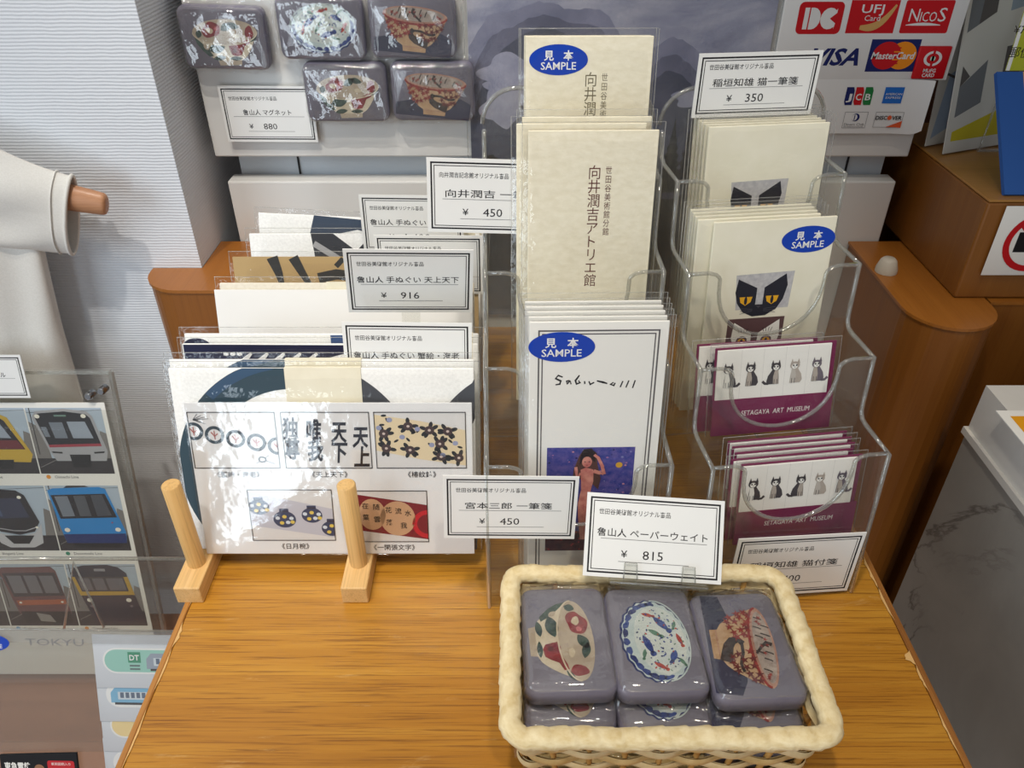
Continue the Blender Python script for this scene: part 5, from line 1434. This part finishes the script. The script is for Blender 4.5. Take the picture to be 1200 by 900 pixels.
def picture(m, kind, z):
    s_ = 0.0535 if kind != 'maple' else 0.050
    m.T = Matrix.Translation((0.002, 0.0008, z)) @ Matrix.Rotation({'camellia': 0.04, 'blue': 0.06, 'maple': -0.10}[kind], 4, 'Z')
    rnd = random.Random(len(kind)*7+1)
    def S(pts, dx=0, dy=0, k=1): return [((p[0]*k+dx)*s_, (p[1]*k+dy)*s_) for p in pts]
    def blob(u, v, rx, ry, rot, mat, lv, wob=.16, n=22, lobes=0):
        ph = [rnd.uniform(0, 6) for _ in range(3)]; pts = []
        for i in range(n):
            a = 2*PI*i/n
            k = 1+wob*(.5*math.sin(2*a+ph[0])+.4*math.sin(3*a+ph[1])+.3*math.sin(5*a+ph[2]))
            if lobes: k *= 1+.16*math.cos(lobes*a)
            x, y = rx*k*math.cos(a), ry*k*math.sin(a)
            pts.append(((u+x*math.cos(rot)-y*math.sin(rot))*s_, (v+x*math.sin(rot)+y*math.cos(rot))*s_))
        m.poly(pts, mat, lv)
    def leaf(u, v, l, w, rot, mat, lv):
        pts = []
        for i in range(9): t = i/8; pts.append((-l/2+l*t, w/2*math.sin(PI*t)**.8))
        for i in range(7, 0, -1): t = i/8; pts.append((-l/2+l*t, -w/2*math.sin(PI*t)**.8))
        m.poly([((u+x*math.cos(rot)-y*math.sin(rot))*s_, (v+x*math.sin(rot)+y*math.cos(rot))*s_) for x, y in pts], mat, lv)
    def rimline(rx, ry, y, mat, lv, wd, a0=PI, a1=2*PI):
        m.stroke([(rx*math.cos(a0+(a1-a0)*i/30)*s_, (y+ry*math.sin(a0+(a1-a0)*i/30))*s_) for i in range(31)], wd*s_, mat, lv)
    if kind == 'camellia':
        m.poly(S([(-.19, -.28), (.19, -.28), (.17, -.40), (-.17, -.40)]), GLAZE2, 1)
        m.poly(S(bowl_outline(.98, .08, -.33, .36)), GLAZE, 2)
        m.ell(0, .08*s_, .49*s_, .185*s_, GLAZE2, 3, 40)
        blob(-.20, .115, .145, .105, .2, REDC, 4); blob(-.225, .105, .055, .040, 0, GLAZE, 5); blob(-.12, .13, .03, .03, 0, pr('pink_glint', (190, 90, 100), (210, 120, 120)), 5)
        leaf(.035, .155, .20, .11, .5, LEAFG, 4); leaf(.14, .17, .20, .09, -.3, LEAFG, 4); blob(.37, .07, .065, .09, .1, REDC, 4); leaf(-.40, .06, .12, .09, 1.2, LEAFG, 4); blob(.16, .02, .06, .03, 0, GLAZE, 5)
        rimline(.49, .185, .08, GLAZE, 6, .016)
        m.poly(S([(-.475, .02), (-.42, -.03), (-.30, -.15), (-.24, -.26), (-.30, -.27), (-.40, -.17), (-.46, -.07)]), LEAFG, 4)
        leaf(-.17, -.15, .27, .14, .15, LEAFG, 4); leaf(-.15, -.29, .20, .075, .1, LEAFG, 4); leaf(.10, -.30, .20, .06, 0, LEAFG, 4); leaf(-.33, -.13, .10, .06, 2.2, GLAZE2, 5)
        m.poly(S([(.03, -.17), (.02, -.11), (.09, -.085), (.17, -.095), (.29, -.04), (.35, -.03), (.36, -.08), (.27, -.12), (.235, -.19), (.19, -.255), (.10, -.27), (.045, -.24)]), REDC, 4)
        leaf(.42, -.02, .14, .05, .6, LEAFG, 5); blob(.10, -.19, .03, .03, 0, pr('deep_red', (90, 16, 24), (120, 24, 34)), 5)
    elif kind == 'blue':
        def scal(rx, ry, cy, mat, lv, n=120, lob=22, am=.022):
            pts = []
            for i in range(n):
                a = 2*PI*i/n; k = 1+am*math.cos(lob*a)
                pts.append((rx*k*math.cos(a)*s_, (cy+ry*k*math.sin(a))*s_))
            m.poly(pts, mat, lv)
        scal(.50, .350, -.02, COBD, 1); scal(.485, .335, -.012, CEL, 2)
        for i in range(15):
            a = PI+PI*(i-.5)/13
            blob(.445*math.cos(a), -.012+.298*math.sin(a), .050, .030, a+PI/2, COB if i % 3 else COBD, 3, .2)
        scal(.425, .270, .025, CEL, 4, am=.01)
        m.ell(0, .035*s_, .415*s_, .258*s_, WG, 5, 40)
        rimline(.49, .30, .03, CEL, 6, .014, 0, PI)
        for (u, v, l, w_, r_, mt) in ((-.19, .09, .23, .075, .6, COB), (.21, .13, .15, .07, -.5, COB), (.05, -.10, .24, .075, .25, COB), (-.31, -.03, .13, .045, 1.2, BRED), (.31, -.03, .15, .05, .9, BRED), (.02, .235, .16, .045, .2, BRED), (-.08, .0, .16, .055, .9, GRN2), (.16, -.16, .12, .04, -.3, GRN2), (-.16, .22, .10, .04, -.4, GRN2), (.28, .20, .10, .04, .5, GRN2)):
            leaf(u, v, l, w_, r_, mt, 6)
            leaf(u+.5*l*math.cos(r_), v+.5*l*math.sin(r_), l*.3, w_*.9, r_+.9, mt, 6)
        for k in range(95):
            a, r = rnd.uniform(0, 6.28), math.sqrt(rnd.random()); u, v = .39*r*math.cos(a), .035+.235*r*math.sin(a)
            m.ell(u*s_, v*s_, rnd.uniform(.006, .017)*s_, rnd.uniform(.005, .011)*s_, (COB, COBD, COB, GRN2, BRED, COB)[k % 6], 7, 7, rnd.uniform(0, 3))
    else:
        m.poly(S([(-.66, -.44), (.60, -.44), (.62, -.17), (.45, -.09), (.20, -.07), (-.30, -.15), (-.66, -.24)]), SHD, 1)
        m.poly(S([(-.20, -.26), (.20, -.26), (.185, -.40), (-.185, -.40)]), TAN2, 2); m.rect(-.19*s_, .19*s_, -.335*s_, -.325*s_, TANIN, 3)
        m.poly(S(bowl_outline(1.04, .155, -.315, .38)), TAN, 4)
        m.ell(0, .155*s_, .52*s_, .135*s_, TANIN, 5, 40); m.ell(0, .168*s_, .46*s_, .100*s_, TANIN2, 6, 36)
        rimline(.51, .13, .155, MREDC, 7, .030)
        def star(u, v, r, cc, lv, n=5):
            pts = []; o = rnd.uniform(0, 1.2)
            for k in range(2*n):
                a = PI/2+o+PI*k/n; rr = r*rnd.uniform(.8, 1.15) if k % 2 == 0 else r*.34; pts.append(((u+rr*math.cos(a))*s_, (v+rr*math.sin(a))*s_))
            m.poly(pts, cc, lv)
        m.stroke([(x*s_, y*s_) for x, y in ((-.02, -.06), (-.07, -.10), (-.05, -.17), (.02, -.22), (.13, -.25), (.22, -.27))], .10*s_, TRUNK, 7, lambda t: .7+.7*t)
        m.stroke([(x*s_, y*s_) for x, y in ((-.03, -.07), (.10, -.075), (.24, -.12), (.34, -.10))], .035*s_, TRUNK, 7)
        m.stroke([(x*s_, y*s_) for x, y in ((-.02, .255), (-.05, .20), (.02, .13), (.10, .07))], .05*s_, TRUNK, 8, lambda t: 1-.5*t)
        for (u, v) in ((-.40, .055), (-.31, .035), (-.22, .02), (-.12, .02), (.08, .0), (.17, .015), (.26, .015), (.36, .05), (.44, .05), (-.44, .02), (-.37, -.04), (-.31, -.10), (-.27, .0), (-.20, -.05), (-.23, -.17), (-.14, -.03), (-.16, -.13), (-.36, -.16), (-.42, -.06), (-.30, -.19), (-.10, -.11), (.12, -.13), (.19, -.08), (.28, -.17), (.36, -.05), (.23, -.20), (.33, -.16), (.43, -.01), (.16, -.19), (.28, -.07)):
            star(u, v, .058, MREDC if u < .1 else pr('dark_maple', (88, 30, 34), (130, 48, 46), 260), 9)
        for k in range(22):
            u = rnd.uniform(-.38, .42); vm = .09*math.sqrt(max(0, 1-(u/.46)**2)); v = .17+rnd.uniform(-.7, .8)*vm
            if k % 2: m.stroke([((u-.02)*s_, (v-.04)*s_), (u*s_, (v+.02)*s_), ((u+.015)*s_, (v+.045)*s_)], .016*s_, TRUNK, 8)
            else: star(u, v, .032, MREDC, 8)
    m.T = Matrix.Identity(4)
W_, H_, T_ = 0.0705, 0.0490, 0.0105
PROTO = {}
def block(kind, mw, name, label, cat, group, seed=1):
    if (kind, name) in PROTO:
        return dup(PROTO[(kind, name)], mw, label, group)
    o = thing(name, label, cat, mw, group)
    m = M(); loft(m, W_, H_, [(0, .0022), (.0018, 0), (T_-.0035, 0), (T_-.0012, .0008), (T_, .0026)], .0072, LAV)
    picture(m, kind, T_+0.00005)
    m.build('picture_block', o)
    m = M(); loft(m, W_-.001, H_-.001, [(T_+.0009, .0010), (T_+.0018, 0), (T_+.0026, .0008), (T_+.0042, .0036), (T_+.0044, .0046)], .0072, ACR)
    m.build('clear_cover', o)
    rnd = random.Random(seed); ph = [rnd.uniform(0, 6) for _ in range(6)]
    Wm, Hm_ = W_+.010, H_+.008
    def fn(u, v):
        x, y = (u-.5)*Wm, (v-.5)*Hm_
        e = min(min(u, 1-u)*Wm, min(v, 1-v)*Hm_)
        k = min(1, max(0, (e-.0030)/.003))
        k = k*k*(3-2*k)
        z = .0012+(T_+.0040)*k+.0006*abs(math.sin(u*11+ph[0]+v*4)*math.sin(v*9+ph[1]))
        if k < .5: z += .0010*math.sin(u*40+ph[2])*math.sin(v*33+ph[3])+.0008
        return x+.0006*math.sin(v*21+ph[4]), y+.0006*math.sin(u*23+ph[5]), z
    m = M().grid(fn, 34, 26, CRINKLE); m.build('film_pouch', o)
    PROTO[(kind, name)] = o
    return o
def lying(x, y, z, yaw=0.0, pitch=0.0):
    return fr((x, y, z), yaw, 90-pitch, -90)
g4 = 'paperweights in the woven basket'
KC = ('camellia', 'blue', 'maple')
CX = (0.0300, 0.0788, 0.1285)
names_ = ('left', 'middle', 'right')
lab3 = ('top left paperweight in the basket, with a red camellia bowl', 'top middle paperweight in the basket, with a blue and white bowl', 'top right paperweight in the basket, with a maple leaf bowl')
lab2 = ('paperweight under the camellia one at the left of the basket', 'paperweight under the blue bowl one in the middle of the basket', 'paperweight under the maple bowl one at the right of the basket')
lab1 = ('lowest paperweight at the left of the basket', 'lowest paperweight in the middle of the basket', 'lowest paperweight at the right of the basket')
STEP = 0.0158
for k in range(3):
    block(KC[k], lying(CX[k], (0.2745, 0.2745, 0.2705)[k], 0.0030+2*STEP, (2.0, 1.5, 2.5)[k], 0), 'paperweight', lab3[k], 'paperweight', g4, 60+k)
    block(KC[k], lying(CX[k]+(.001, .0012, -.0012)[k], (0.2640, 0.2630, 0.2615)[k], 0.0030+STEP, (-1, 1, 2)[k]), 'paperweight', lab2[k], 'paperweight', g4)
    block(KC[k], lying(CX[k]+(-.0005, .0005, -.003)[k], (0.2680, 0.2670, 0.2580)[k], 0.0030, (1, -1, 4)[k]), 'paperweight', lab1[k], 'paperweight', g4)
g5 = 'bowl magnets on the white panel'
for px, py, kind, lab, ro in ((261, 46, 'camellia', 'leftmost magnet on the white panel, a camellia bowl in crinkled film', -1.5), (375, 34, 'blue', 'magnet with a blue and white bowl in the top row on the panel', -.5), (483, 32, 'maple', 'upper right magnet on the panel, with a maple bowl', 0),
                              (405, 110, 'camellia', 'lower magnet with a camellia bowl beside the 880 card', 0), (507, 109, 'maple', 'lower right magnet on the panel, with a maple bowl', 0)):
    q = at(px, py, D=0.686)
    block(kind, fr((q.x, 0.6985, q.z), 0, 0, ro), 'bowl_magnet', lab, 'magnet', g5, 70)

# ================================================================= woven basket
RAF = speck('twisted_straw_rim', (216, 192, 140), (242, 226, 186), 150, .6, .6, .0006, 6, .3, .7, (1, 3, 1))
RAFS = [speck('straw_strip', (198, 166, 104), (226, 198, 142), 120, .6, .4, .0004, 5, .3, .7), speck('pale_straw_strip', (212, 186, 132), (236, 216, 170), 120, .6, .4, .0004, 5, .3, .7)]
STAKE = speck('brown_straw_stake', (168, 122, 60), (204, 160, 92), 120, .6, .4, .0004)
bk = thing('woven_basket', 'rectangular woven straw basket of paperweights at the front of the table', 'basket', fr((0.0790, 0.2655, 0)))
BWX, BDY, BR = 0.0810, 0.0530, 0.0100
def peri(u, hx, hy, r):
    """point and outward normal on a rounded rectangle"""
    segs = [2*(hx-r), PI/2*r, 2*(hy-r), PI/2*r]*2
    tot = sum(segs); d = (u % 1)*tot
    cs = [(-hx+r, -hy, 1, 0), None, (hx, -hy+r, 0, 1), None, (hx-r, hy, -1, 0), None, (-hx, hy-r, 0, -1), None]
    cc = [None, (hx-r, -hy+r, -PI/2), None, (hx-r, hy-r, 0), None, (-hx+r, hy-r, PI/2), None, (-hx+r, -hy+r, PI)]
    for i, L_ in enumerate(segs):
        if d <= L_ or i == 7:
            if cs[i]:
                x, y, dx, dy = cs[i]; return x+dx*d, y+dy*d, dy, -dx
            x, y, a0 = cc[i]; a = a0+d/r
            return x+r*math.cos(a), y+r*math.sin(a), math.cos(a), math.sin(a)
        d -= L_
NS = 400
v, f = [], []
nr = 14
for i in range(NS):
    u = i/NS
    x, y, nx, ny = peri(u, BWX-.001, BDY-.001, BR)
    for k in range(nr):
        a = 2*PI*k/nr
        wrap = (u*44+a/(2*PI)*0.9) % 1
        R0 = 0.0056*(1+0.15*(wrap**0.6)-0.07+0.03*math.sin(u*97+a)+0.02*math.sin(u*311+2*a))
        v.append((x+nx*R0*math.cos(a), 0.0475+R0*0.86*math.sin(a)+0.0006*math.sin(u*50), -(y+ny*R0*math.cos(a))))
for i in range(NS):
    for k in range(nr):
        i2, k2 = (i+1) % NS, (k+1) % nr
        f.append((i*nr+k, i*nr+k2, i2*nr+k2, i2*nr+k))
M().add(v, f, RAF, True).build('rim', bk)
wv = M(); NP = 26
rows_ = 6
for r in range(rows_):
    z0 = 0.002+r*0.0072; z1 = z0+0.0066
    vv, ff = [], []
    n = 448
    for i in range(n):
        u = i/n
        sh_k = math.sin(u*NP*PI*1.0+r*PI)
        for (zz, off) in ((z0, 0), (z0+.0012, .0007), ((z0+z1)/2, .0010), (z1-.0012, .0007), (z1, 0)):
            ins = 0.005*(1-zz/0.046)
            x, y, nx, ny = peri(u, BWX-.0035-ins, BDY-.0035-ins, BR-.002)
            o_ = off+0.0020*sh_k
            vv.append((x+nx*o_, zz, -(y+ny*o_)))
    for i in range(n):
        for k in range(4):
            i2 = (i+1) % n; ff.append((i*5+k, i2*5+k, i2*5+k+1, i*5+k+1))
    wv.add(vv, ff, RAFS[r % 2], True)
    # inner face
    wv.add([(p[0]*.985, p[1], p[2]*.98) for p in vv], [t[::-1] for t in ff], RAFS[r % 2], True)
for k in range(NP):
    u = (k+.5)/NP
    pts = []
    for zz in (0.001, 0.012, 0.024, 0.036, 0.046):
        ins = 0.005*(1-zz/0.046)
        x, y, nx, ny = peri(u, BWX-.0035-ins, BDY-.0035-ins, BR-.002); pts.append((x, zz, -y))
    wv.tube(pts, 0.0016, STAKE, 6)
wv.build('woven_wall', bk)
M().rbox(-BWX+.009, BWX-.009, 0.0004, 0.0022, -BDY+.009, BDY-.009, 0.0006, RAFS[0], 1, False).build('base', bk)

# price card on a clear stand
cmw = fr((0.0808, 0.3056, 0.0557), -0.6, 39.0, -3.4)
price_card(cmw, '魯山人 ペーパーウェイト', '815', 'price card reading 815 tilted on the back of the straw basket', title_w=.064)
cs = thing('card_stand', 'small clear acrylic stand gripping the tilted 815 price card', 'stand', cmw)
xa, _ = on(cmw, 714, 680); xb, _ = on(cmw, 828, 688)
M().rbox(xa, xb, -0.0036, -0.0004, -0.006, 0.0042, 0.0006, ACR, 1, False).tube([(xa, -.002, .0042), (xb, -.002, .0042)], .0006, EDGE, 5).build('base', cs)
M().rbox(xa, xb, -0.0036, 0.016, -0.0034, -0.0016, 0.0005, ACR, 1, False).build('back_plate', cs)
for px in (738, 806):
    xc, _ = on(cmw, px, 675)
    M().rbox(xc-.0040, xc+.0040, -0.0010, 0.0092, 0.0010, 0.0024, 0.0005, ACR, 1, False).tube([(xc-.004, 0, .0024), (xc-.0034, .0092, .0024), (xc+.0034, .0092, .0024), (xc+.004, 0, .0024)], .0004, EDGE, 5).build('prong', cs)
M().box(xa+.01, xb-.01, -0.0065, -0.0036, -0.006, -0.002, ACR).build('foot', cs)
